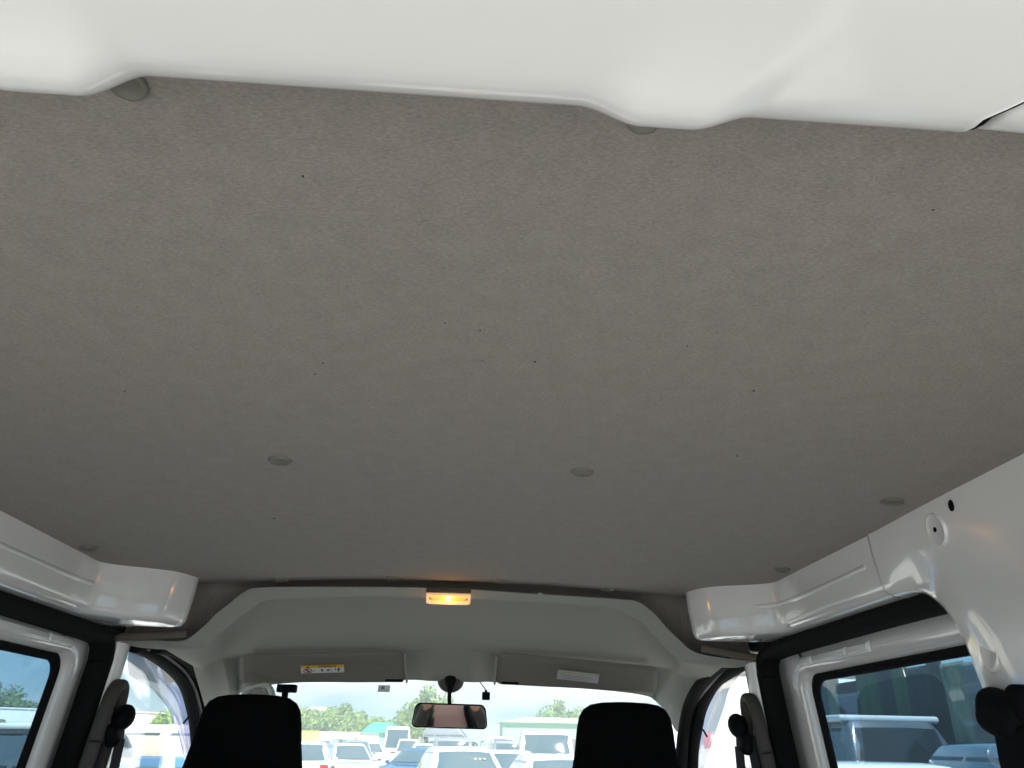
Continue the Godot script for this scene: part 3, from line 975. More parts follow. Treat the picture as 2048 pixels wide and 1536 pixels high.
func sun_visor(s: float) -> void:
	# a padded board with an oval pressing, following four corners
	var q: Array
	if s < 0:
		q = [Vector3(-0.6048, 1.7184, -2.2850), Vector3(-0.1478, 1.7410, -2.2850), Vector3(-0.1364, 1.6594, -2.3450), Vector3(-0.6080, 1.6483, -2.3450)]
	else:
		q = [Vector3(0.1162, 1.7418, -2.2850), Vector3(0.5845, 1.7104, -2.2850), Vector3(0.5907, 1.6460, -2.3450), Vector3(0.1142, 1.6592, -2.3450)]
	var nrm: Vector3 = (q[1] - q[0]).cross(q[3] - q[0]).normalized()
	if nrm.z < 0:
		nrm = -nrm
	var nu := 48
	var nv := 20
	var front := []
	var back := []
	for j in nv + 1:
		var rf := []
		var rb := []
		for i in nu + 1:
			# rounded corners: squircle-like pull towards the middle
			var u := float(i) / nu
			var v := float(j) / nv
			var a := (u - 0.5) * 2.0
			var b := (v - 0.5) * 2.0
			var asp := 6.0
			var ca := maxf(0.0, absf(a) * asp - (asp - 0.5))
			var cb := maxf(0.0, absf(b) - 0.5)
			var l := maxf(ca, cb)
			var rr := Vector2(ca, cb).length()
			if rr > 0.0001 and ca > 0 and cb > 0:
				var k := l / rr
				ca *= k
				cb *= k
				a = signf(a) * (ca + asp - 0.5) / asp
				b = signf(b) * (cb + 0.5)
			u = a * 0.5 + 0.5
			v = b * 0.5 + 0.5
			var p: Vector3 = q[0].lerp(q[1], u).lerp(q[3].lerp(q[2], u), v)
			var ed := minf(minf(float(i), float(nu - i)) / 2.0, minf(float(j), float(nv - j)) / 2.0)
			var th := 0.009 * sqrt(clampf(1.0 - pow(1.0 - clampf(ed, 0, 1), 2.0), 0, 1))
			var e := sqrt(pow((u - 0.5) / 0.42, 2.0) + pow((v - 0.58) / 0.40, 2.0))
			var em := -0.003 * (1.0 - smoothstep(0.92, 1.0, e)) + 0.004 * (1.0 - minf(e, 1.0))
			rf.append(p + nrm * (th + em))
			rb.append(p - nrm * th)
		front.append(rf)
		back.append(rb)
	var m := S()
	loft(m, front)
	loft(m, back)
	var vs := commit("sun_visor", m, M.visor, van, "grey sun visor with a yellow and white warning label" if s < 0 else "grey sun visor with a pale grey label")
	# pivot clip at the inner end
	m = S()
	var pc: Vector3 = Vector3(-0.1729, 1.6619, -2.3350) if s < 0 else Vector3(0.1583, 1.6621, -2.3350)
	rbox(m, pc, Vector3(0.05, 0.008, 0.014), 0.003)
	commit("visor_clip", m, M.black, vs)
	m = S()
	var e0: Vector3 = (q[1] if s < 0 else q[0]).lerp(q[2] if s < 0 else q[3], 0.10)
	var e1: Vector3 = (q[1] if s < 0 else q[0]).lerp(q[2] if s < 0 else q[3], 0.97)
	tube(m, [e0 + nrm * 0.004, e1 + nrm * 0.004], 0.003, 0.007, 8, Vector3.RIGHT)
	commit("visor_edge", m, M.liner, vs)
	# the label
	var x: Vector3 = (q[1] - q[0]).normalized()
	var y: Vector3 = nrm.cross(x).normalized()
	var f := Basis(x, y, nrm)
	m = S()
	if s < 0:
		var c: Vector3 = Vector3(-0.3718, 1.6855, -2.3010)
		rbox(m, c, Vector3(0.119, 0.025, 0.0016), 0.0006, f, 2)
		var lb := commit("warning_label", m, M.label, vs, "white warning label with a yellow heading")
		m = S()
		rbox(m, c + f * Vector3(0.0, 0.0088, 0.0007), Vector3(0.119, 0.0085, 0.0012), 0.0004, f, 2)
		commit("label_heading", m, M.yellow, lb)
		m = S()
		plate(m, [Vector2(-0.0045, -0.003), Vector2(0.0045, -0.003), Vector2(0, 0.0034)], Transform3D(f, c + f * Vector3(-0.040, 0.0088, 0.0013)), 0.0006)
		commit("warning_triangle", m, M.ink, lb)
		var tx := TextMesh.new()
		tx.text = "AIRBAG"
		var fn := SystemFont.new()
		fn.font_names = ["Droid Sans"]
		fn.font_weight = 700
		tx.font = fn
		tx.font_size = 32
		tx.pixel_size = 0.0078 / 32.0
		tx.depth = 0.0006
		var to := MeshInstance3D.new()
		to.name = "lettering"
		to.mesh = tx
		to.material_override = M.ink
		lb.add_child(to, true)
		to.transform = Transform3D(f * Basis.from_scale(Vector3(1.75, 1, 1)), c + f * Vector3(0.014, 0.0088, 0.0016) - base)
		m = S()
		var ring := []
		for k in 25:
			var a := TAU * k / 24
			ring.append(c + f * Vector3(-0.0405 + cos(a) * 0.0125, -0.004 + sin(a) * 0.0065, 0.0012))
		tube(m, ring, 0.0011, 0.0008, 6)
		tube(m, [c + f * Vector3(-0.049, 0.0002, 0.0012), c + f * Vector3(-0.032, -0.0082, 0.0012)], 0.001, 0.0007, 6)
		commit("prohibition_ring", m, M.red, lb)
		for r in [[-0.0405, -0.004, 0.010, 0.005], [-0.0015, -0.0025, 0.007, 0.005], [0.0005, -0.0055, 0.004, 0.003], [0.0155, -0.003, 0.008, 0.005], [0.036, -0.0015, 0.005, 0.004], [0.045, -0.001, 0.008, 0.006], [0.044, -0.0075, 0.004, 0.004]]:
			m = S()
			rbox(m, c + f * Vector3(r[0], r[1], 0.0009), Vector3(r[2], r[3], 0.0008), 0.0003, f * Basis(Vector3.BACK, r[0] * 20.0), 2)
			commit("pictogram", m, M.trim, lb)
		for r in [-0.0215, 0.0235]:
			m = S()
			rbox(m, c + f * Vector3(r, -0.004, 0.0009), Vector3(0.0008, 0.016, 0.0006), 0.0002, f, 2)
			commit("divider_line", m, M.trim, lb)
	else:
		var c: Vector3 = Vector3(0.3504, 1.6811, -2.3010)
		rbox(m, c, Vector3(0.119, 0.029, 0.0016), 0.0006, f * Basis(Vector3.BACK, -0.02), 2)
		var lb := commit("warning_label", m, M.grey_label, vs, "pale grey label with a worn yellowish heading")
		m = S()
		for k in 9:
			rbox(m, c + f * Vector3(-0.052 + 0.013 * k, 0.0085, 0.0008), Vector3(0.008, 0.0045, 0.0008), 0.0003, f, 2)
		commit("label_heading", m, mat(0.42, 0.36, 0.18, 0.6), lb)
		m = S()
		for k in 3:
			rbox(m, c + f * Vector3(-0.005, 0.001 - 0.005 * k, 0.0008), Vector3(0.095 - 0.012 * k, 0.0014, 0.0006), 0.0002, f, 2)
		commit("small_print", m, M.grey, lb)

func dome_lamp() -> void:
	var c: Vector3 = Vector3(-0.0255, 1.8371, -1.9620)
	var f := Basis(Vector3.RIGHT, -0.7)           # the lens looks down and back
	var m := S()
	rbox(m, c + f * Vector3(0, 0.006, 0), Vector3(0.112, 0.016, 0.034), 0.007, f)
	var l := commit("dome_lamp", m, M.clip, van, "lit dome lamp glowing amber")
	var fm := mat(0.75, 0.66, 0.55, 0.3)
	fm.emission_enabled = true
	fm.emission = Color(1.0, 0.72, 0.45)
	fm.emission_energy_multiplier = 0.2
	m = S()
	for q in [[0.0, 0.0130, 0.100, 0.005], [0.0, -0.0130, 0.100, 0.006]]:
		rbox(m, c + f * Vector3(q[0], -0.008, q[1]), Vector3(q[2], 0.014, q[3]), 0.0028, f)
	for q in [-0.052, 0.052]:
		rbox(m, c + f * Vector3(q, -0.008, 0), Vector3(0.007, 0.013, 0.030), 0.0033, f)
	commit("lamp_frame", m, fm, l)
	m = S()
	rbox(m, c + f * Vector3(0, -0.001, 0.0185), Vector3(0.112, 0.020, 0.003), 0.0018, f)
	commit("lamp_hood", m, M.clip, l)
	var lm := mat(0.8, 0.4, 0.08, 0.3)
	lm.emission_enabled = true
	lm.emission = Color(1.0, 0.66, 0.32)
	lm.emission_energy_multiplier = 0.38
	m = S()
	ball(m, c + f * Vector3(0, -0.004, 0), Vector3(0.048, 0.009, 0.0115), f, 10)
	commit("lamp_lens", m, lm, l)
	var bm := mat(1, 0.9, 0.7, 0.3)
	bm.emission_enabled = true
	bm.emission = Color(1.0, 0.86, 0.55)
	bm.emission_energy_multiplier = 4.0
	m = S()
	ball(m, c + f * Vector3(0, -0.0125, 0.002), Vector3(0.0065, 0.004, 0.0055), f, 8)
	commit("lamp_bulb", m, bm, l)
	var o := OmniLight3D.new()
	o.name = "lamp_light"
	o.light_color = Color(1.0, 0.68, 0.32)
	o.light_energy = 0.001
	o.omni_range = 4.0
	o.omni_attenuation = 2.0
	o.light_size = 0.02
	o.shadow_enabled = true
	l.add_child(o)
	o.position = c + f * Vector3(0, -0.026, 0.0) - base

func mirror() -> void:
	var c: Vector3 = Vector3(-0.0095, 1.5748, -2.4200)
	var top: Vector3 = Vector3(-0.0122, 1.6861, -2.4500)
	var m := S()
	lathe(m, [[0.040, -0.012], [0.038, 0.0], [0.030, 0.012], [0.016, 0.022], [0.0, 0.025]], top + Vector3(0, -0.006, -0.008), Basis(Vector3.RIGHT, 1.1), 24)
	var r := commit("rear_view_mirror", m, M.dash, van, "black rear-view mirror on a thin stalk")
	m = S()
	var st := spline([top + Vector3(0, 0.004, 0.016), Vector3(-0.0122, 1.6571, -2.4350), Vector3(-0.0145, 1.6430, -2.4320), Vector3(-0.0125, 1.6045, -2.4250)], 5)
	tube(m, st, 0.006, 0.006, 10)
	lathe(m, [[0.006, -0.012], [0.011, 0.006], [0.017, 0.022], [0.018, 0.034]], Vector3(-0.0133, 1.6486, -2.4330), Basis(Vector3.RIGHT, -0.2), 16)
	commit("stalk", m, M.black, r)
	var yaw := 0.0
	var f := Basis(Vector3.UP, 0.004) * Basis(Vector3.RIGHT, 0.075) * Basis(Vector3.BACK, -0.012)
	var poly := []
	for p in rrect(-0.112, -0.033, 0.112, 0.033, 0.016, 6):
		poly.append(Vector2(p.x * (1.0 - 0.09 * (p.y + 0.033) / 0.066), p.y))
	m = S()
	plate(m, poly, Transform3D(f, c + f * Vector3(0, 0, -0.022)), 0.026, 0.005)
	commit("mirror_housing", m, M.black, r)
	var pin := []
	for p in poly:
		pin.append(p * Vector2(0.965, 0.90))
	m = S()
	plate(m, pin, Transform3D(f, c + f * Vector3(0, 0, 0.0035)), 0.0015, 0.0003)
	commit("mirror_glass", m, M.mirror, r)

func shell() -> void:
	# what closes the van off: roof skin, lower sides, floor, dash, bonnet, wheels, the raised tailgate
	var m := S()
	var rows := []
	for z in [-0.08, -0.2, -1.0, -2.0, -2.3, -2.47]:
		var row := []
		for j in 17:
			var x := XC - 0.82 + 1.64 * j / 16.0
			var y: float = 1.93 - 0.08 * pow(absf(x - XC) / 0.82, 3.0)
			if z < -2.1:
				y -= (-2.1 - z) * 0.55
			row.append(Vector3(x, y, z))
		rows.append(row)
	loft(m, rows)
	commit("roof", m, M.white, van)
	for s in [-1.0, 1.0]:
		m = S()
		rows = []
		for z in [-0.08, -0.4, -1.02]:
			var row := []
			for y in [1.85, 1.75, 1.4, 1.0, 0.45]:
				row.append(Vector3(side_x(s, 0.845, y), y, z))
			rows.append(row)
		loft(m, rows)
		rows = []
		for z in [-1.02, -2.05]:
			var row := []
			for y in [1.85, 1.78, 1.715]:
				row.append(Vector3(side_x(s, 0.84, y), y, z))
			rows.append(row)
		loft(m, rows)
		commit("body_side", m, M.white, van)
		m = S()
		rbox(m, Vector3(side_x(s, 0.815, 1.7), 1.775, -2.12), Vector3(0.06, 0.09, 0.66), 0.02)
		commit("roof_side_lining", m, M.felt, van)
		m = S()
		rbox(m, Vector3(XC + s * 0.788, 1.738, -1.915), Vector3(0.05, 0.034, 0.11), 0.012)
		commit("corner_seal", m, M.rubber, van)
	m = S()
	rbox(m, Vector3(XC, 0.48, -1.35), Vector3(1.70, 0.10, 2.5), 0.03)
	commit("load_floor", m, M.grey, van)
	m = S()
	rbox(m, Vector3(XC, 0.80, -2.95), Vector3(1.62, 0.42, 0.55), 0.10)
	commit("dashboard", m, M.dash, van)
	m = S()
	rbox(m, Vector3(XC, 0.62, -3.35), Vector3(1.66, 0.62, 0.8), 0.15)
	commit("bonnet", m, M.white, van)
	# the tailgate, hinged at the header and swung up
	var tf := Transform3D(Basis(Vector3.RIGHT, -0.72), Vector3(XC, 1.955, -0.05))
	m = S()
	var tr := []
	for q in [[rrect(-0.80, 0.0, 0.80, 1.02, 0.10), 0.0], [rrect(-0.78, 0.02, 0.78, 1.0, 0.09), -0.05], [rrect(-0.64, 0.12, 0.64, 0.56, 0.08), -0.05], [rrect(-0.66, 0.10, 0.66, 0.58, 0.08), 0.0], [rrect(-0.80, 0.0, 0.80, 1.02, 0.10), 0.0]]:
		var row := []
		for p in q[0]:
			row.append(tf * Vector3(p.x, q[1], p.y))
		tr.append(row)
	loft(m, tr, true)
	var tg := commit("tailgate", m, M.white, van, "white tailgate swung open overhead")
	m = S()
	var gp := []
	for p in rrect(-0.67, 0.09, 0.67, 0.59, 0.08):
		gp.append(tf * Vector3(p.x, -0.01, p.y))
	cap(m, gp)
	commit("tailgate_glass", m, M.glass, tg)
	for q in [[-0.72, -0.55], [0.72, -0.55], [-0.72, -3.1], [0.72, -3.1]]:
		m = S()
		lathe(m, [[0.18, -0.09], [0.27, -0.095], [0.295, -0.07], [0.30, 0.0], [0.295, 0.07], [0.27, 0.095], [0.18, 0.09]], Vector3(XC + q[0], 0.30, q[1]), Basis(Vector3.BACK, PI / 2), 24)
		var w := commit("wheel", m, M.tyre, van)
		m = S()
		lathe(m, [[0.0, -0.08], [0.18, -0.085], [0.18, 0.085], [0.0, 0.08]], Vector3(XC + q[0], 0.30, q[1]), Basis(Vector3.BACK, PI / 2), 20)
		commit("wheel_rim", m, M.rim, w)

# ---------------------------------------------------------------- loose things in the cab
func loose_things() -> void:
	var p: Vector3 = Vector3(-0.4848, 1.6314, -2.4400)
	var t := thing("dash_camera", "small black dash camera hanging below the sun visor with the yellow label", "camera", p)
	base = p
	var m := S()
	rbox(m, Vector3(-0.4905, 1.6408, -2.4400), Vector3(0.056, 0.022, 0.03), 0.004)
	commit("camera_body", m, M.black, t)
	m = S()
	rbox(m, Vector3(-0.4981, 1.6230, -2.4400), Vector3(0.010, 0.03, 0.012), 0.003)
	rbox(m, Vector3(-0.4892, 1.6218, -2.4400), Vector3(0.008, 0.026, 0.012), 0.003)
	commit("camera_bracket", m, M.black, t)
	m = S()
	lathe(m, [[0.011, 0.0], [0.011, 0.012], [0.007, 0.014], [0.0, 0.012]], Vector3(-0.4779, 1.6421, -2.4570), Basis(Vector3.RIGHT, -PI / 2), 16)
	commit("camera_lens", m, M.car_glass, t)
	p = Vector3(-0.5579, 1.6234, -2.4700)
	t = thing("round_mount", "white round suction mount stuck to the windscreen behind the headrest", "mount", p)
	base = p
	m = S()
	var c: Vector3 = Vector3(-0.5780, 1.6121, -2.4700)
	lathe(m, [[0.052, 0.002], [0.052, -0.006], [0.046, -0.010], [0.034, -0.010], [0.032, -0.002], [0.0, -0.002]], c, Basis(Vector3.RIGHT, -PI / 2 - 0.3), 28)
	commit("mount_ring", m, M.bright, t)
	m = S()
	ball(m, c + Vector3(0, 0, 0.006), Vector3(0.031, 0.031, 0.004), Basis.IDENTITY, 10)
	commit("mount_disc", m, mat(0.35, 0.29, 0.27, 0.5), t)
	p = Vector3(0.0956, 1.6453, -2.4800)
	t = thing("sensor_box", "small black box on a thin wire stuck to the windscreen beside the mirror", "sensor", p)
	base = p
	m = S()
	rbox(m, Vector3(0.0960, 1.6340, -2.4800), Vector3(0.024, 0.023, 0.010), 0.003)
	tube(m, [Vector3(0.0957, 1.6425, -2.4800), Vector3(0.0955, 1.6509, -2.4800)], 0.004, 0.004, 8)
	commit("sensor_case", m, M.black, t)
	m = S()
	tube(m, spline([Vector3(0.0955, 1.6495, -2.4800), Vector3(0.0907, 1.6563, -2.4780), Vector3(0.0843, 1.6631, -2.4750), Vector3(0.0762, 1.6725, -2.4700)], 4), 0.0014, 0.0014, 6)
	commit("sensor_wire", m, M.black, t)

# ---------------------------------------------------------------- the car park outside
func surroundings() -> void:
	var C := {
		"white": paint(0.80, 0.80, 0.78), "silver": paint(0.42, 0.46, 0.50), "steel": paint(0.19, 0.235, 0.265), "dark": paint(0.05, 0.065, 0.08),
		"blue": paint(0.05, 0.13, 0.26), "grey": paint(0.22, 0.24, 0.26), "beige": paint(0.66, 0.60, 0.52), "navy": paint(0.03, 0.05, 0.09)}
	# seen through the windscreen
	car("hatchback", "white hatchback seen from behind with red tail lamps", "car", Vector3(Vector3(-5.0131, 1.4208, -30.0000).x, 0, -30), 0.10, "hatch", 3.9, 1.7, 1.50, C.white)
	car("compact_car", "silver car with its nose beside the white hatchback", "car", Vector3(Vector3(-3.9852, 1.4370, -33.0000).x, 0, -33), PI + 0.35, "hatch", 3.9, 1.65, 1.46, C.silver)
	car("wagon", "steel blue wagon parked behind the silver car", "car", Vector3(Vector3(-5.1807, 1.4181, -46.0000).x, 0, -46), PI + 0.2, "suv", 4.2, 1.7, 1.62, C.steel)
	car("compact_car", "white compact car parked beside the minibus", "car", Vector3(Vector3(-5.1693, 1.4183, -54.0000).x, 0, -54), PI + 0.3, "hatch", 3.7, 1.65, 1.55, C.white)
	car("minibus", "white minibus with a large windscreen facing the van", "bus", Vector3(Vector3(-4.5825, 1.4276, -66.0000).x, 0, -70), PI + 0.08, "bus", 7.0, 2.15, 2.72, C.white)
	car("sedan", "blue sedan parked low beside the dark sport utility car", "car", Vector3(Vector3(-1.2843, 1.4797, -33.0000).x, 0, -33), PI - 0.5, "sedan", 4.2, 1.7, 1.34, C.blue)
	car("utility_car", "dark steel sport utility car behind the white car with yellow writing", "car", Vector3(Vector3(-0.0390, 1.4994, -33.0000).x, 0, -33), 0.05, "suv", 4.3, 1.75, 1.70, C.steel)
	var wc := car("sedan", "white car with yellow writing on its windscreen", "car", Vector3(Vector3(0.2113, 1.5033, -17.0000).x, 0, -17), PI + 0.18, "sedan", 4.2, 1.62, 1.44, C.white)
	var gs := car("utility_car", "grey sport utility car standing on the flatbed truck", "car", Vector3(Vector3(0.0355, 1.5006, -60.0000).x, 1.0, -60), -PI / 2 - 0.15, "suv", 4.3, 1.75, 1.62, C.grey)
	flatbed(Vector3(Vector3(0.3905, 1.5062, -60.0000).x, 0, -60), -PI / 2 - 0.15, C.white)
	car("van", "tall white van facing the row, beside the right-hand seat's headrest", "van", Vector3(Vector3(3.2723, 1.5517, -28.0000).x, 0, -30), PI - 0.04, "van", 4.6, 1.95, 1.98, C.white)
	car("sedan", "low white car in front of the tall white van", "car", Vector3(Vector3(1.7541, 1.5277, -13.0000).x, 0, -13.5), PI + 0.1, "sedan", 4.1, 1.6, 1.36, C.white)
	car("compact_car", "silver car between the two white cars", "car", Vector3(Vector3(1.2870, 1.5203, -19.0000).x, 0, -20), PI - 0.15, "hatch", 3.8, 1.6, 1.38, C.silver)
	car("van", "small white box van far off beyond the dark wagon", "van", Vector3(Vector3(3.3255, 1.5526, -56.0000).x, 0, -56), PI, "van", 4.2, 1.7, 2.0, C.white)
	car("wagon", "dark wagon parked between the flatbed truck and the tall white van", "car", Vector3(Vector3(2.4379, 1.5385, -38.0000).x, 0, -38), 0.0, "suv", 4.2, 1.65, 1.66, C.steel)
	for q in [[612, -62, "white", "hatch", 1.52, "white car in the far row below the yellow wall"], [652, -58, "silver", "suv", 1.66, "silver wagon in the far row below the long white wall"], [690, -66, "white", "van", 1.85, "white van in the far row below the long white wall"], [822, -64, "beige", "van", 1.8, "beige van parked beyond the minibus"], [850, -52, "white", "hatch", 1.5, "white car parked beyond the blue sedan"], [985, -64, "silver", "sedan", 1.42, "silver sedan parked beyond the flatbed truck"], [1050, -60, "white", "suv", 1.7, "white wagon parked below the green shed"]]:
		car("parked_car", q[5], "car", Vector3(XC + (q[0] - 904) / 1684.0 * absf(q[1]), 0, q[1]), PI + 0.12 * sin(q[0]), q[3], 4.1, 1.68, q[4], C[q[2]])
	# through the front side windows
	car("van", "white van seen through the front door window beyond the blue car", "van", Vector3(Vector3(-5.5276, 1.4127, -16.0000).x, 0, -16), 1.2, "van", 4.3, 1.7, 1.72, C.beige)
	car("sedan", "bright blue car below the front door window", "car", Vector3(Vector3(-3.4797, 1.4450, -10.5000).x, 0, -10.5), 1.35, "sedan", 4.2, 1.65, 1.30, C.blue)
	flatbed(Vector3(7.2, 0, -20.8), PI / 2, C.white, "box_truck", "white box truck standing beyond the corrugated fence", true)
	# through the tinted windows
	var wg := car("wagon", "dark wagon with a pale roof outside the tinted window facing the trees", "car", Vector3(Vector3(-7.0552, 1.3885, -14.0000).x, 0, -14), 1.1, "suv", 4.3, 1.7, 1.64, C.dark)
	roof_panel(wg, 4.3, 1.7, 1.64, C.white)
	var pk := car("utility_car", "dark pick-up with a pale canopy roof in front of the corrugated fence", "pick-up", Vector3(5.6, 0, -12.4), 0.05, "suv", 4.6, 1.7, 1.88, C.dark)
	roof_panel(pk, 4.6, 1.7, 1.88, C.silver)
	car("compact_car", "navy car parked across the corrugated fence", "car", Vector3(5.2, 0, -7.6), -0.2, "hatch", 3.8, 1.6, 1.56, C.navy)
	car("hatchback", "white car with red tail lamps in front of the dark pick-up", "car", Vector3(3.4, 0, -7.8), 0.05, "hatch", 3.7, 1.6, 1.40, C.white)
	# writing on the white car's windscreen: strokes too blurred to read
	var wn = wc.find_child("windscreen", false, false)
	if wn:
		var m := S()
		base = Vector3.ZERO
		var xf: Transform3D = wn.get_meta("face")
		for k in 5:
			rbox(m, xf * Vector3(0.36 - 0.09 * k, 0.13, 0.046), Vector3(0.05, 0.055, 0.004), 0.0015, xf.basis * Basis(Vector3.BACK, 0.15), 2)
		commit("windscreen_writing", m, mat(0.34, 0.31, 0.10, 0.8), wn)
	# trees beyond the yard
	for q in [[590, 1422, 6.4, -106], [625, 1430, 6.0, -104], [658, 1424, 6.0, -108], [688, 1415, 6.2, -105], [722, 1430, 6.0, -103], [752, 1440, 5.4, -106], [778, 1446, 5.0, -104], [606, 1436, 6.0, -99], [640, 1440, 6.0, -100], [674, 1436, 6.0, -99], [708, 1442, 6.0, -101], [738, 1448, 5.5, -99], [800, 1446, 5.5, -102]]:
		tree("leafy tree in the row beyond the long white wall", Vector3(XC + (q[0] - 904) / 1684.0 * absf(q[3]), 0, q[3]), (1489 - q[1]) / 1684.0 * absf(q[3]) + 1.5, q[2], 1.0, "trees beyond the long white wall")
	tree("large rounded tree rising behind the rear-view mirror", Vector3(Vector3(-2.8673, 1.4547, -90.0000).x, 0, -90), 7.5, 7.6, 1.0)
	tree("wide domed tree standing behind the green shed", Vector3(Vector3(13.2805, 1.7099, -104.0000).x, 0, -104), 6.9, 8.2, 1.0)
	tree("small tree seen through the front door window", Vector3(Vector3(-16.9982, 1.2314, -52.0000).x, 0, -52), 3.4, 3.2, 1.0)
	for q in [[-10, -62, 5.2, 6.0], [38, -66, 4.5, 5.0], [75, -70, 3.9, 5.0]]:
		tree("dark tree behind the pale wall outside the tinted window", Vector3(XC + (q[0] - 904) / 1684.0 * absf(q[1]), 0, q[1]), q[2], q[3], 0.5, "dark trees outside the tinted window")
	for q in [[28, -43], [12, -42.5]]:
		tree("low shrub in front of the pale wall", Vector3(XC + (q[0] - 904) / 1684.0 * absf(q[1]), 0, q[1]), 2.3, 1.5, 0.5, "low shrubs by the pale wall")
	# walls, sheds and the fence
	wall("long white boundary wall below the row of trees", Vector3(Vector3(-14.0514, 1.2780, -90.0000).x, 0, -90), Vector3(Vector3(-7.7751, 1.3771, -90.0000).x, 0, -90), 2.45, mat(0.75, 0.74, 0.71, 0.9))
	wall("yellow painted length of boundary wall", Vector3(Vector3(-20.1106, 1.1822, -90.0000).x, 0, -90), Vector3(Vector3(-14.1034, 1.2771, -90.0000).x, 0, -90), 2.5, mat(0.72, 0.52, 0.16, 0.9))
	wall("pale wall outside the tinted window below the dark trees", Vector3(Vector3(-28.6938, 1.0466, -46.0000).x, 0, -46), Vector3(Vector3(-17.2327, 1.2277, -52.0000).x, 0, -52), 2.9, mat(0.72, 0.73, 0.72, 0.9))
	shed("long pale green shed below the domed tree", Vector3(Vector3(9.7921, 1.6547, -86.0000).x, 0, -86), Vector3(9.6, 3.6, 5.0), 0.5, mat(0.32, 0.52, 0.38, 0.8), mat(0.42, 0.62, 0.48, 0.6))
	shed("teal canopy with a pitched roof behind the minibus", Vector3(Vector3(-7.3565, 1.3837, -92.0000).x, 0, -92), Vector3(4.2, 2.5, 4.0), 1.0, mat(0.25, 0.50, 0.42, 0.8), mat(0.06, 0.50, 0.34, 0.6))
	shed("white-roofed house half hidden above the trees", Vector3(Vector3(-18.5801, 1.2064, -116.0000).x, 0, -118), Vector3(3.4, 5.4, 4.0), 0.5, mat(0.5, 0.5, 0.48, 0.8), mat(0.8, 0.8, 0.8, 0.5))
	fence()

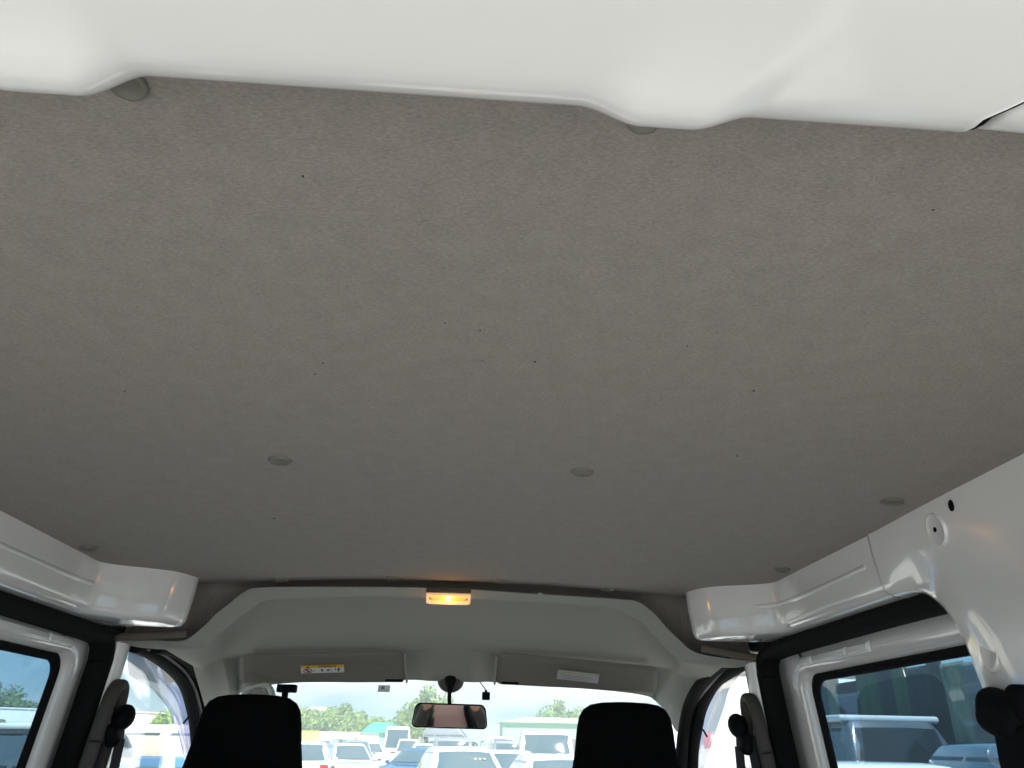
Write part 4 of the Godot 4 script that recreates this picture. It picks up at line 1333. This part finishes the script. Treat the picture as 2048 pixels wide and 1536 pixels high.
func car(called: String, label: String, category: String, at: Vector3, yaw: float, kind: String, L: float, W: float, H: float, body: Material, roof: Material = null) -> Node3D:
	var t := thing(called, label, category, at)
	t.rotation.y = yaw
	base = Vector3.ZERO
	# fractions of the length from the nose: windscreen foot and head, rear window head and foot; heights: nose, belt, tail
	var K: Array = {"hatch": [0.26, 0.44, 0.88, 0.985, 0.46, 0.60, 0.60], "sedan": [0.29, 0.46, 0.74, 0.87, 0.44, 0.60, 0.61], "suv": [0.26, 0.40, 0.93, 0.99, 0.52, 0.60, 0.60], "van": [0.09, 0.20, 0.965, 0.99, 0.44, 0.52, 0.54], "bus": [0.012, 0.05, 0.98, 0.995, 0.36, 0.42, 0.42]}[kind]
	var z := func(f: float) -> float: return -L / 2 + L * f
	var hw := W / 2
	var glass: Material = M.dark_glass if body.albedo_color.get_luminance() < 0.32 else M.car_glass
	var belt: float = H * K[5]
	var wr := 0.29 if kind != "bus" else 0.40
	# lower body: side outline with wheel arches, swept across with a rounded shoulder
	var poly := []
	poly.append(Vector2(z.call(0.0) + 0.02, 0.22))
	for c in [0.18, 0.81]:
		for k in 9:
			var a := PI - PI * k / 8
			poly.append(Vector2(z.call(c) + cos(a) * (wr + 0.05), 0.20 + maxf(0.0, sin(a)) * (wr + 0.16)))
	poly.append(Vector2(z.call(1.0) - 0.02, 0.24))
	poly.append(Vector2(z.call(1.0), 0.45))
	poly.append(Vector2(z.call(1.0) - 0.02, H * K[6] - 0.06))
	poly.append(Vector2(z.call(0.985) - 0.03, H * K[6]))
	poly.append(Vector2(z.call(K[3]), belt + 0.02))
	poly.append(Vector2(z.call(K[0]), belt))
	poly.append(Vector2(z.call(lerpf(0.02, K[0], 0.5)), lerpf(H * K[4], belt, 0.62)))
	poly.append(Vector2(z.call(0.015), H * K[4]))
	poly.append(Vector2(z.call(0.0), H * K[4] - 0.10))
	var m := S()
	plate(m, poly, Transform3D(Basis(Vector3(0, 0, 1), Vector3.UP, Vector3(-1, 0, 0)), Vector3(hw, 0, 0)), W, 0.05)
	commit("body", m, body, t)
	# cabin: sections from belt to roof, rounded at the roof edge
	var cab := func(y: float) -> Array:
		var f := clampf((y - belt) / (H - belt), 0, 1)
		var g := f
		var r := pow(f, 4.0)
		var zf := lerpf(z.call(K[0]), z.call(K[1]), g) + 0.06 * r
		var zr := lerpf(z.call(K[3]), z.call(K[2]), g) - 0.06 * r
		var x := hw - 0.05 - (0.14 if kind != "bus" and kind != "van" else 0.06) * f - 0.07 * r
		return [zf, zr, x]
	var rows := []
	for f in [-0.04, 0.0, 0.3, 0.6, 0.8, 0.9, 0.96, 1.0]:
		var y: float = belt + (H - belt) * f
		var q: Array = cab.call(y)
		var ring := []
		for p in rrect(-q[2], q[0], q[2], q[1], 0.10, 3):
			ring.append(Vector3(p.x, y if f < 1.0 else y - 0.0, p.y))
		rows.append(ring)
	var top := []
	for p in rows[-1]:
		top.append(Vector3(p.x * 0.8, H + 0.025, p.z * 0.85))
	rows.append(top)
	m = S()
	loft(m, rows, true)
	cap(m, rows[-1], true)
	commit("cabin", m, roof if roof else body, t)
	# glass: each pane a slab standing 6 mm proud of the cabin
	var y0 := belt + 0.05
	var y1 := belt + (H - belt) * 0.86
	var q0: Array = cab.call(y0)
	var q1: Array = cab.call(y1)
	for e in [["windscreen", 0, -1.0], ["rear_window", 1, 1.0]]:
		var a0 := Vector3(q0[2] - 0.09, y0, q0[e[1]])
		var a1 := Vector3(q1[2] - 0.09, y1, q1[e[1]])
		var up := Vector3(0, a1.y - a0.y, a1.z - a0.z)
		var yv := up.normalized()
		var xv := Vector3(-e[2], 0, 0) * -1.0
		var nv := xv.cross(yv)
		var xf := Transform3D(Basis(xv, yv, nv), Vector3(0, (a0.y + a1.y) / 2, (a0.z + a1.z) / 2) + nv * 0.004)
		var hh := up.length() / 2
		m = S()
		var bow := []
		for j in 6:
			var v := -1.0 + 2.0 * j / 5.0
			var row := []
			for i in 13:
				var u := -1.0 + 2.0 * i / 12.0
				var hx := lerpf(a0.x, a1.x, (v + 1.0) / 2.0)
				row.append(xf * Vector3(u * hx, v * hh, 0.002 + 0.045 * (1.0 - u * u) * (1.0 - 0.4 * v * v) + 0.006 * (1.0 - pow(absf(v), 6.0)) * (1.0 - pow(absf(u), 8.0))))
			bow.append(row)
		loft(m, bow)
		var g := commit(e[0], m, glass, t)
		g.set_meta("face", xf)
	var cuts: Array = {"hatch": [0.03, 0.47, 0.52, 0.94], "sedan": [0.03, 0.50, 0.55, 0.94], "suv": [0.03, 0.36, 0.40, 0.68, 0.72, 0.95], "van": [0.03, 0.28, 0.34, 0.62, 0.67, 0.95], "bus": [0.03, 0.20, 0.23, 0.42, 0.45, 0.64, 0.67, 0.86]}[kind]
	for s in [-1.0, 1.0]:
		for k in range(0, cuts.size(), 2):
			var f0: float = cuts[k]
			var f1: float = cuts[k + 1]
			var pts := [Vector3(s * q0[2], y0, lerpf(q0[0], q0[1], f0)), Vector3(s * q0[2], y0, lerpf(q0[0], q0[1], f1)), Vector3(s * q1[2], y1, lerpf(q1[0] + 0.05, q1[1] - 0.03, f1)), Vector3(s * q1[2], y1, lerpf(q1[0] + 0.05, q1[1] - 0.03, f0))]
			var inn := []
			var out := []
			for p in pts:
				inn.append(p - Vector3(s * 0.01, 0, 0))
				out.append(p + Vector3(s * 0.006, 0, 0))
			m = S()
			loft(m, [inn, out], true, false)
			cap(m, out)
			commit("side_window", m, glass, t)
		m = S()
		rbox(m, Vector3(s * (hw - 0.20), H * K[4] - 0.09, z.call(0.012)), Vector3(0.30, 0.13, 0.10), 0.04)
		commit("headlamp", m, M.lens_clear, t)
		m = S()
		rbox(m, Vector3(s * (hw - 0.16), H * K[6] - 0.12, z.call(0.988)), Vector3(0.28, 0.13 if kind != "van" else 0.3, 0.10), 0.04)
		commit("tail_lamp", m, M.lens_red, t)
		m = S()
		rbox(m, Vector3(s * (hw + 0.07), belt + 0.06, z.call(K[0]) + 0.15), Vector3(0.18, 0.13, 0.09), 0.04)
		commit("door_mirror", m, body, t)
		for c in [0.18, 0.81]:
			m = S()
			lathe(m, [[wr * 0.6, -0.08], [wr * 0.93, -0.085], [wr, -0.05], [wr, 0.05], [wr * 0.93, 0.085], [wr * 0.6, 0.08]], Vector3(s * (hw - 0.10), wr, z.call(c)), Basis(Vector3.BACK, PI / 2), 18)
			var w := commit("wheel", m, M.tyre, t)
			m = S()
			lathe(m, [[0.0, -0.06], [wr * 0.62, -0.07], [wr * 0.62, 0.07], [0.0, 0.06]], Vector3(s * (hw - 0.10), wr, z.call(c)), Basis(Vector3.BACK, PI / 2), 14)
			commit("rim", m, M.rim, w)
	m = S()
	rbox(m, Vector3(0, H * K[4] - 0.12, z.call(0.0) + 0.01), Vector3(W * 0.45, 0.11, 0.05), 0.02)
	commit("grille", m, M.dash, t)
	m = S()
	rbox(m, Vector3(0, 0.36, z.call(0.0) + 0.03), Vector3(W * 0.94, 0.20, 0.14), 0.05)
	commit("front_bumper", m, body, t)
	m = S()
	rbox(m, Vector3(0, 0.38, z.call(1.0) - 0.03), Vector3(W * 0.94, 0.20, 0.14), 0.05)
	commit("rear_bumper", m, body, t)
	m = S()
	rbox(m, Vector3(0, H * K[6] - 0.22 if kind != "van" else 0.75, z.call(1.0)), Vector3(0.34, 0.16, 0.02), 0.008)
	commit("number_plate", m, M.label, t)
	return t

func roof_panel(t: Node3D, L: float, W: float, H: float, m: Material) -> void:
	base = Vector3.ZERO
	var s := S()
	rbox(s, Vector3(0, H + 0.01, L * 0.16), Vector3(W - 0.30, 0.09, L * 0.52), 0.04)
	commit("roof_panel", s, m, t, "pale roof panel")

func flatbed(at: Vector3, yaw: float, body: Material, called := "flatbed_truck", label := "flatbed truck carrying the grey sport utility car", box := false) -> void:
	var t := thing(called, label, "truck", at)
	t.rotation.y = yaw
	base = Vector3.ZERO
	var m := S()
	rbox(m, Vector3(0, 0.90, 0.6), Vector3(2.1, 0.18, 5.6), 0.03)
	commit("deck", m, M.grey, t)
	if box:
		m = S()
		rbox(m, Vector3(0, 2.12, 0.65), Vector3(2.15, 2.25, 5.5), 0.05)
		var cb := commit("cargo_box", m, body, t)
		for e in [[1.078, 1.02], [-1.078, 1.02], [1.078, 3.2], [-1.078, 3.2]]:
			m = S()
			rbox(m, Vector3(e[0], e[1], 0.65), Vector3(0.03, 0.09, 5.46), 0.01)
			commit("edge_moulding", m, M.grey, cb)
	m = S()
	rbox(m, Vector3(0, 0.62, 0.2), Vector3(0.8, 0.3, 6.4), 0.03)
	commit("chassis", m, M.dash, t)
	m = S()
	rbox(m, Vector3(0, 1.25, -3.05), Vector3(1.95, 1.6, 1.5), 0.16)
	var cab := commit("cab", m, body, t)
	m = S()
	rbox(m, Vector3(0, 1.58, -3.79), Vector3(1.7, 0.6, 0.05), 0.02)
	commit("windscreen", m, M.car_glass, cab)
	for s in [-1.0, 1.0]:
		m = S()
		rbox(m, Vector3(s * 0.97, 1.58, -3.15), Vector3(0.05, 0.5, 0.8), 0.02)
		commit("side_window", m, M.car_glass, cab)
		for z in [-2.9, 1.6]:
			m = S()
			lathe(m, [[0.0, -0.1], [0.36, -0.11], [0.40, -0.06], [0.40, 0.06], [0.36, 0.11], [0.0, 0.1]], Vector3(s * 0.86, 0.40, z), Basis(Vector3.BACK, PI / 2), 18)
			commit("wheel", m, M.tyre, t)

func tree(label: String, at: Vector3, h: float, w: float, tone: float, group := "") -> void:
	var t := thing("tree" if h > 2.4 else "shrub", label, "tree" if h > 2.4 else "shrub", at, group)
	base = Vector3.ZERO
	if not M.has("bark"):
		M.bark = mat(0.10, 0.075, 0.05, 0.9)
		M.leaf = mat(1, 1, 1, 0.7)
		M.leaf.vertex_color_use_as_albedo = true
		M.leaf.backlight_enabled = true
		M.leaf.backlight = Color(0.10, 0.16, 0.03)
	var m := S()
	var crown := h * 0.62
	trunk_and_limbs(m, h, w)
	commit("trunk", m, M.bark, t)
	m = S()
	m.set_smooth_group(-1)
	var lobes := []
	for i in 20:
		var a := rng.randf() * TAU
		var rr := sqrt(rng.randf()) * w * 0.34
		var yy := h - crown * 0.22 - rng.randf() * crown * 0.68
		lobes.append([Vector3(cos(a) * rr, yy - rr * 0.25, sin(a) * rr), rng.randf_range(0.13, 0.21) * w])
	lobes.append([Vector3(0, h - crown * 0.22, 0), crown * 0.22])
	for l in lobes:
		var c: Vector3 = l[0]
		var r: float = l[1]
		var shade := rng.randf_range(0.8, 1.2)
		for k in 170:
			var d := Vector3(rng.randfn(), rng.randfn(), rng.randfn()).normalized()
			var p := c + d * r * pow(rng.randf(), 0.35)
			if p.y < h * 0.16:
				continue
			var u := Vector3(rng.randfn(), rng.randfn(), rng.randfn()).normalized()
			var v := u.cross(d + u * 0.3 + Vector3(0.01, 0.02, 0)).normalized()
			var sz := rng.randf_range(0.10, 0.22) * clampf(w / 5.0, 0.5, 1.2)
			var g := shade * rng.randf_range(0.75, 1.3) * tone
			m.set_color(Color(0.15 * g, 0.26 * g, 0.04 * g))
			tri(m, p - u * sz, p + v * sz * 0.6, p + u * sz)
			tri(m, p - u * sz, p + u * sz, p - v * sz * 0.6)
	commit("crown", m, M.leaf, t)

func trunk_and_limbs(m: SurfaceTool, h: float, w: float) -> void:
	var path := [[Vector3(0, -0.1, 0), 0.035 * w], [Vector3(0.02 * w, h * 0.25, 0), 0.026 * w], [Vector3(-0.01 * w, h * 0.5, 0.01 * w), 0.018 * w], [Vector3(0.0, h * 0.85, 0), 0.006 * w]]
	var limbs := [path]
	for k in 5:
		var a := TAU * k / 5.0 + rng.randf()
		var y := h * rng.randf_range(0.28, 0.5)
		var o := Vector3(cos(a), 0, sin(a))
		limbs.append([[Vector3(0, y, 0), 0.014 * w], [o * w * 0.16 + Vector3(0, y + h * 0.12, 0), 0.010 * w], [o * w * 0.32 + Vector3(0, y + h * 0.2, 0), 0.003 * w]])
	for l in limbs:
		var rows := []
		for q in l:
			var ring := []
			for j in 7:
				var a := TAU * j / 7
				ring.append(q[0] + Vector3(cos(a), 0, sin(a)) * q[1])
			rows.append(ring)
		loft(m, rows, true)

func wall(label: String, a: Vector3, b: Vector3, h: float, m: Material) -> void:
	var t := thing("boundary_wall", label, "wall", (a + b) * 0.5)
	base = t.position
	var dir := (b - a).normalized()
	var f := Basis(dir, Vector3.UP, dir.cross(Vector3.UP))
	var s := S()
	rbox(s, (a + b) * 0.5 + Vector3(0, h / 2, 0), Vector3((b - a).length(), h, 0.2), 0.02, f)
	commit("wall_panel", s, m, t)
	s = S()
	rbox(s, (a + b) * 0.5 + Vector3(0, h + 0.04, 0), Vector3((b - a).length() + 0.06, 0.08, 0.3), 0.02, f)
	commit("coping", s, m, t)

func shed(label: String, at: Vector3, size: Vector3, rise: float, wm: Material, rm: Material) -> void:
	var t := thing("shed", label, "building", at)
	base = Vector3.ZERO
	var s := S()
	rbox(s, Vector3(0, size.y / 2, 0), size, 0.02)
	commit("shed_wall", s, wm, t)
	s = S()
	var w := size.x / 2 + 0.3
	plate(s, [Vector2(-w, 0), Vector2(w, 0), Vector2(w * 0.5, rise), Vector2(-w * 0.5, rise)], Transform3D(Basis.IDENTITY, Vector3(0, size.y + 0.004, -size.z / 2 - 0.3)), size.z + 0.6, 0.02)
	commit("roof", s, rm, t)
	s = S()
	rbox(s, Vector3(size.x * 0.2, 1.1, size.z / 2), Vector3(1.4, 2.2, 0.08), 0.02)
	commit("door", s, M.grey, t)

func fence() -> void:
	# upright corrugated sheets of mixed age
	var t := thing("corrugated_fence", "tall fence of weathered blue and green corrugated sheets", "fence", Vector3(7.0, 0, -10))
	base = Vector3.ZERO
	var cols := [[0.10, 0.15, 0.20], [0.22, 0.30, 0.36], [0.05, 0.08, 0.12], [0.32, 0.42, 0.46], [0.07, 0.19, 0.12], [0.13, 0.20, 0.27], [0.04, 0.06, 0.09], [0.30, 0.42, 0.36]]
	var mats := []
	for c in cols:
		var m := mat(c[0], c[1], c[2], 0.6)
		m.albedo_texture = noise_tex(40 + mats.size(), 0.02, Color(0.55, 0.55, 0.52), Color(1, 1, 1), 256)
		m.uv1_triplanar = true
		m.uv1_scale = Vector3(0.9, 0.12, 0.9)
		mats.append(m)
	var zz := 6.0
	while zz > -8.0:
		var wd := rng.randf_range(0.28, 0.85)
		var h := 2.75 + rng.randf_range(-0.14, 0.10)
		var s := S()
		var rows := []
		var n := int(wd / 0.038) * 2 + 1
		var off := rng.randf_range(-0.02, 0.02)
		for y in [0.0, h]:
			for e in [0.0]:
				var row := []
				for i in n:
					row.append(Vector3(off + 0.016 * cos(PI * i), y, zz - wd * i / (n - 1)))
				rows.append(row)
		var back := []
		for r in [rows[1], rows[0]]:
			var row := []
			for p in r:
				row.append(p + Vector3(0.003, 0, 0))
			back.append(row)
		rows.append_array(back)
		loft(s, rows, false, false)
		commit("sheet", s, mats[rng.randi() % mats.size()], t)
		zz -= wd - 0.02
	for y in [0.5, 2.3]:
		var s := S()
		rbox(s, Vector3(0.06, y, -1.0), Vector3(0.06, 0.08, 14.0), 0.01)
		commit("rail", s, M.grey, t)

# ---------------------------------------------------------------- the photographer, seen in the rear-view mirror
# tapered capsules joined by a smooth minimum and meshed as surface nets, added to one SurfaceTool
func net(m: SurfaceTool, bones: Array, cell: float, blend: float, tint: Callable) -> void:
	var lo := Vector3.ONE * 1e9
	var hi := -lo
	for b in bones:
		var r: float = maxf(b[2], b[3]) + blend + cell * 2.0
		lo = lo.min(b[0] - Vector3.ONE * r).min(b[1] - Vector3.ONE * r)
		hi = hi.max(b[0] + Vector3.ONE * r).max(b[1] + Vector3.ONE * r)
	var nx := int((hi.x - lo.x) / cell) + 2
	var ny := int((hi.y - lo.y) / cell) + 2
	var nz := int((hi.z - lo.z) / cell) + 2
	var f := PackedFloat32Array()
	f.resize(nx * ny * nz)
	f.fill(1.0)
	for b in bones:
		var a: Vector3 = b[0]
		var e: Vector3 = b[1] - a
		var ra: float = b[2]
		var rb: float = b[3]
		var l2 := maxf(e.length_squared(), 1e-9)
		var r := maxf(ra, rb) + blend + cell * 1.5
		var p0 := (a.min(b[1]) - Vector3.ONE * r - lo) / cell
		var p1 := (a.max(b[1]) + Vector3.ONE * r - lo) / cell
		for i in range(maxi(0, int(p0.x)), mini(nx, int(p1.x) + 1)):
			for j in range(maxi(0, int(p0.y)), mini(ny, int(p1.y) + 1)):
				for k in range(maxi(0, int(p0.z)), mini(nz, int(p1.z) + 1)):
					var p := lo + Vector3(i, j, k) * cell - a
					var t := clampf(p.dot(e) / l2, 0.0, 1.0)
					var d := (p - e * t).length() - lerpf(ra, rb, t)
					var n := (i * ny + j) * nz + k
					var o := f[n]
					var h := maxf(blend - absf(o - d), 0.0) / blend
					f[n] = minf(o, d) - h * h * blend * 0.25
	var at := {}
	var s := [nz * ny, nz, 1]
	for i in nx - 1:
		for j in ny - 1:
			for k in nz - 1:
				var n := (i * ny + j) * nz + k
				var neg := 0
				for c in 8:
					if f[n + (s[0] if c & 1 else 0) + (s[1] if c & 2 else 0) + (s[2] if c & 4 else 0)] < 0.0:
						neg += 1
				if neg == 0 or neg == 8:
					continue
				var sum := Vector3.ZERO
				var cnt := 0
				for c in 8:
					for ax in 3:
						if c & (1 << ax):
							continue
						var c2: int = c | (1 << ax)
						var f0 := f[n + (s[0] if c & 1 else 0) + (s[1] if c & 2 else 0) + (s[2] if c & 4 else 0)]
						var f1 := f[n + (s[0] if c2 & 1 else 0) + (s[1] if c2 & 2 else 0) + (s[2] if c2 & 4 else 0)]
						if (f0 < 0.0) != (f1 < 0.0):
							var q := Vector3(c & 1, (c >> 1) & 1, (c >> 2) & 1)
							q[ax] += f0 / (f0 - f1)
							sum += q
							cnt += 1
				at[n] = lo + (Vector3(i, j, k) + sum / cnt) * cell
	m.set_smooth_group(0)
	for n in at:
		for ax in 3:
			var u: int = s[(ax + 1) % 3]
			var v: int = s[(ax + 2) % 3]
			var e: int = s[ax]
			if (f[n] < 0.0) == (f[n + e] < 0.0):
				continue
			if not (at.has(n - u) and at.has(n - v) and at.has(n - u - v)):
				continue
			var q := [at[n], at[n - u], at[n - u - v], at[n - v]]
			if f[n] < 0.0:
				q.reverse()
			for t in [0, 1, 2, 0, 2, 3]:
				m.set_color(tint.call(q[t]))
				m.add_vertex(q[t] - base)

func photographer() -> void:
	var at := Vector3(0.02, 0, 0.42)
	var t := thing("person", "person in dusty pink top and dark jacket holding a phone, reflected in the mirror", "person", at)
	base = at
	var P := func(x: float, y: float, z: float) -> Vector3: return at + Vector3(x, y, z)
	var skin := Color(0.42, 0.24, 0.16)
	var pink := Color(0.55, 0.36, 0.32)
	var dark := Color(0.012, 0.012, 0.015)
	var trousers := Color(0.03, 0.035, 0.05)
	var body := []
	# torso, hips, neck
	body.append_array([[P.call(-0.07, 0.98, 0.0), P.call(0.07, 0.98, 0.0), 0.125, 0.125], [P.call(0, 1.0, 0.0), P.call(0, 1.22, -0.01), 0.135, 0.14], [P.call(-0.07, 1.22, -0.01), P.call(0.07, 1.22, -0.01), 0.12, 0.12], [P.call(-0.11, 1.36, 0.0), P.call(0.11, 1.36, 0.0), 0.085, 0.085], [P.call(0, 1.38, 0.0), P.call(0, 1.49, -0.015), 0.062, 0.055]])
	var hands := []
	for s in [-1.0, 1.0]:
		var sh: Vector3 = P.call(s * 0.175, 1.36, 0.0)
		var el: Vector3 = P.call(s * 0.235, 1.12, -0.13)
		var wr: Vector3 = P.call(s * 0.115 - 0.02, 1.40, -0.345)
		body.append([sh, el, 0.062, 0.046])
		body.append([el, wr, 0.046, 0.028])
		var hip: Vector3 = P.call(s * 0.09, 0.93, 0.0)
		var kn: Vector3 = P.call(s * 0.105, 0.50, -0.02)
		var an: Vector3 = P.call(s * 0.11, 0.09, 0.03)
		body.append([hip, kn, 0.095, 0.062])
		body.append([kn, an, 0.060, 0.042])
		body.append([an + Vector3(0, -0.035, 0.02), an + Vector3(s * 0.02, -0.045, -0.16), 0.045, 0.035])
		# hand: palm beside the phone's edge, four fingers behind it, the thumb on the screen side
		var pc := Vector3(s * 0.088, 1.475, 0.035)
		hands.append([wr, pc + Vector3(0, -0.045, 0.012), 0.026, 0.022])
		hands.append([pc + Vector3(0, -0.045, 0.012), pc + Vector3(0, 0.02, 0.0), 0.021, 0.019])
		for k in 4:
			var y: float = [0.034, 0.014, -0.006, -0.025][k]
			var l: float = [0.9, 1.0, 0.95, 0.78][k]
			var a := pc + Vector3(s * 0.006, y, -0.004)
			var b := a + Vector3(-s * 0.006, 0.006, -0.026 * l)
			var c := b + Vector3(-s * 0.022 * l, 0.004, -0.006)
			hands.append([a, b, 0.0095, 0.0085])
			hands.append([b, c, 0.0085, 0.0075])
			hands.append([c, c + Vector3(-s * 0.014 * l, 0.0, 0.004), 0.0075, 0.0065])
		var th := pc + Vector3(-s * 0.004, -0.03, 0.016)
		hands.append([th, th + Vector3(-s * 0.022, 0.022, 0.008), 0.012, 0.010])
		hands.append([th + Vector3(-s * 0.022, 0.022, 0.008), th + Vector3(-s * 0.044, 0.036, 0.0), 0.010, 0.008])
	var m := S()
	net(m, body, 0.015, 0.05, func(p: Vector3) -> Color:
		var q := p - at
		if q.y > 1.44 and absf(q.x) < 0.08 and q.z > -0.1: return skin
		if q.y < 0.06: return dark
		if q.y < 0.95: return trousers
		if q.z < -0.31: return skin
		if absf(q.x + 0.012) > 0.105 or q.z > 0.03: return dark
		return pink)
	net(m, hands, 0.004, 0.008, func(_p: Vector3) -> Color: return skin)
	# head: skull, jaw, nose, ears
	var hc: Vector3 = P.call(0, 1.60, -0.02)
	var head := [[hc + Vector3(0, 0.03, 0.015), hc + Vector3(0, 0.02, -0.01), 0.082, 0.080], [hc + Vector3(0, -0.03, -0.03), hc + Vector3(0, -0.075, -0.045), 0.062, 0.040], [hc + Vector3(0, 0.005, -0.085), hc + Vector3(0, -0.022, -0.100), 0.010, 0.013], [hc + Vector3(-0.02, -0.055, -0.083), hc + Vector3(0.02, -0.055, -0.083), 0.008, 0.008]]
	for s in [-1.0, 1.0]:
		head.append([hc + Vector3(s * 0.078, 0.012, 0.0), hc + Vector3(s * 0.080, -0.022, -0.005), 0.013, 0.009])
	net(m, head, 0.006, 0.018, func(p: Vector3) -> Color:
		var q := p - hc
		for s in [-1.0, 1.0]:
			if (q - Vector3(s * 0.032, 0.004, -0.078)).length() < 0.012: return dark
		if absf(q.x) < 0.022 and absf(q.y + 0.055) < 0.006 and q.z < -0.08: return Color(0.32, 0.11, 0.09)
		return skin)
	var sm := mat(1, 1, 1, 0.75)
	sm.vertex_color_use_as_albedo = true
	commit("body", m, sm, t)
	m = S()
	net(m, [[hc + Vector3(0, 0.045, 0.025), hc + Vector3(0, -0.02, 0.045), 0.084, 0.070], [hc + Vector3(-0.03, 0.075, -0.03), hc + Vector3(0.03, 0.075, -0.03), 0.045, 0.045]], 0.008, 0.02, func(_p: Vector3) -> Color: return dark)
	commit("hair", m, mat(0.015, 0.012, 0.01, 0.6), t)
	m = S()
	tube(m, spline([P.call(0.15, 1.435, 0.03), P.call(0.125, 1.41, -0.08), P.call(0.08, 1.32, -0.14), P.call(0.10, 1.22, -0.155), P.call(0.16, 1.10, -0.13), P.call(0.19, 1.0, -0.04)], 5), 0.004, 0.017, 8, Vector3.BACK, 4.0)
	commit("bag_strap", m, M.black, t)
	var ph := thing("phone", "black phone held up in both hands by the person in pink", "phone", Vector3(0, 1.5, 0.02))
	base = ph.position
	m = S()
	rbox(m, Vector3(0, 1.5, 0.0185), Vector3(0.152, 0.074, 0.008), 0.0038)
	commit("phone_case", m, M.black, ph)
	m = S()
	rbox(m, Vector3(0, 1.5, 0.0228), Vector3(0.142, 0.066, 0.0012), 0.0005)
	commit("phone_screen", m, M.car_glass, ph)
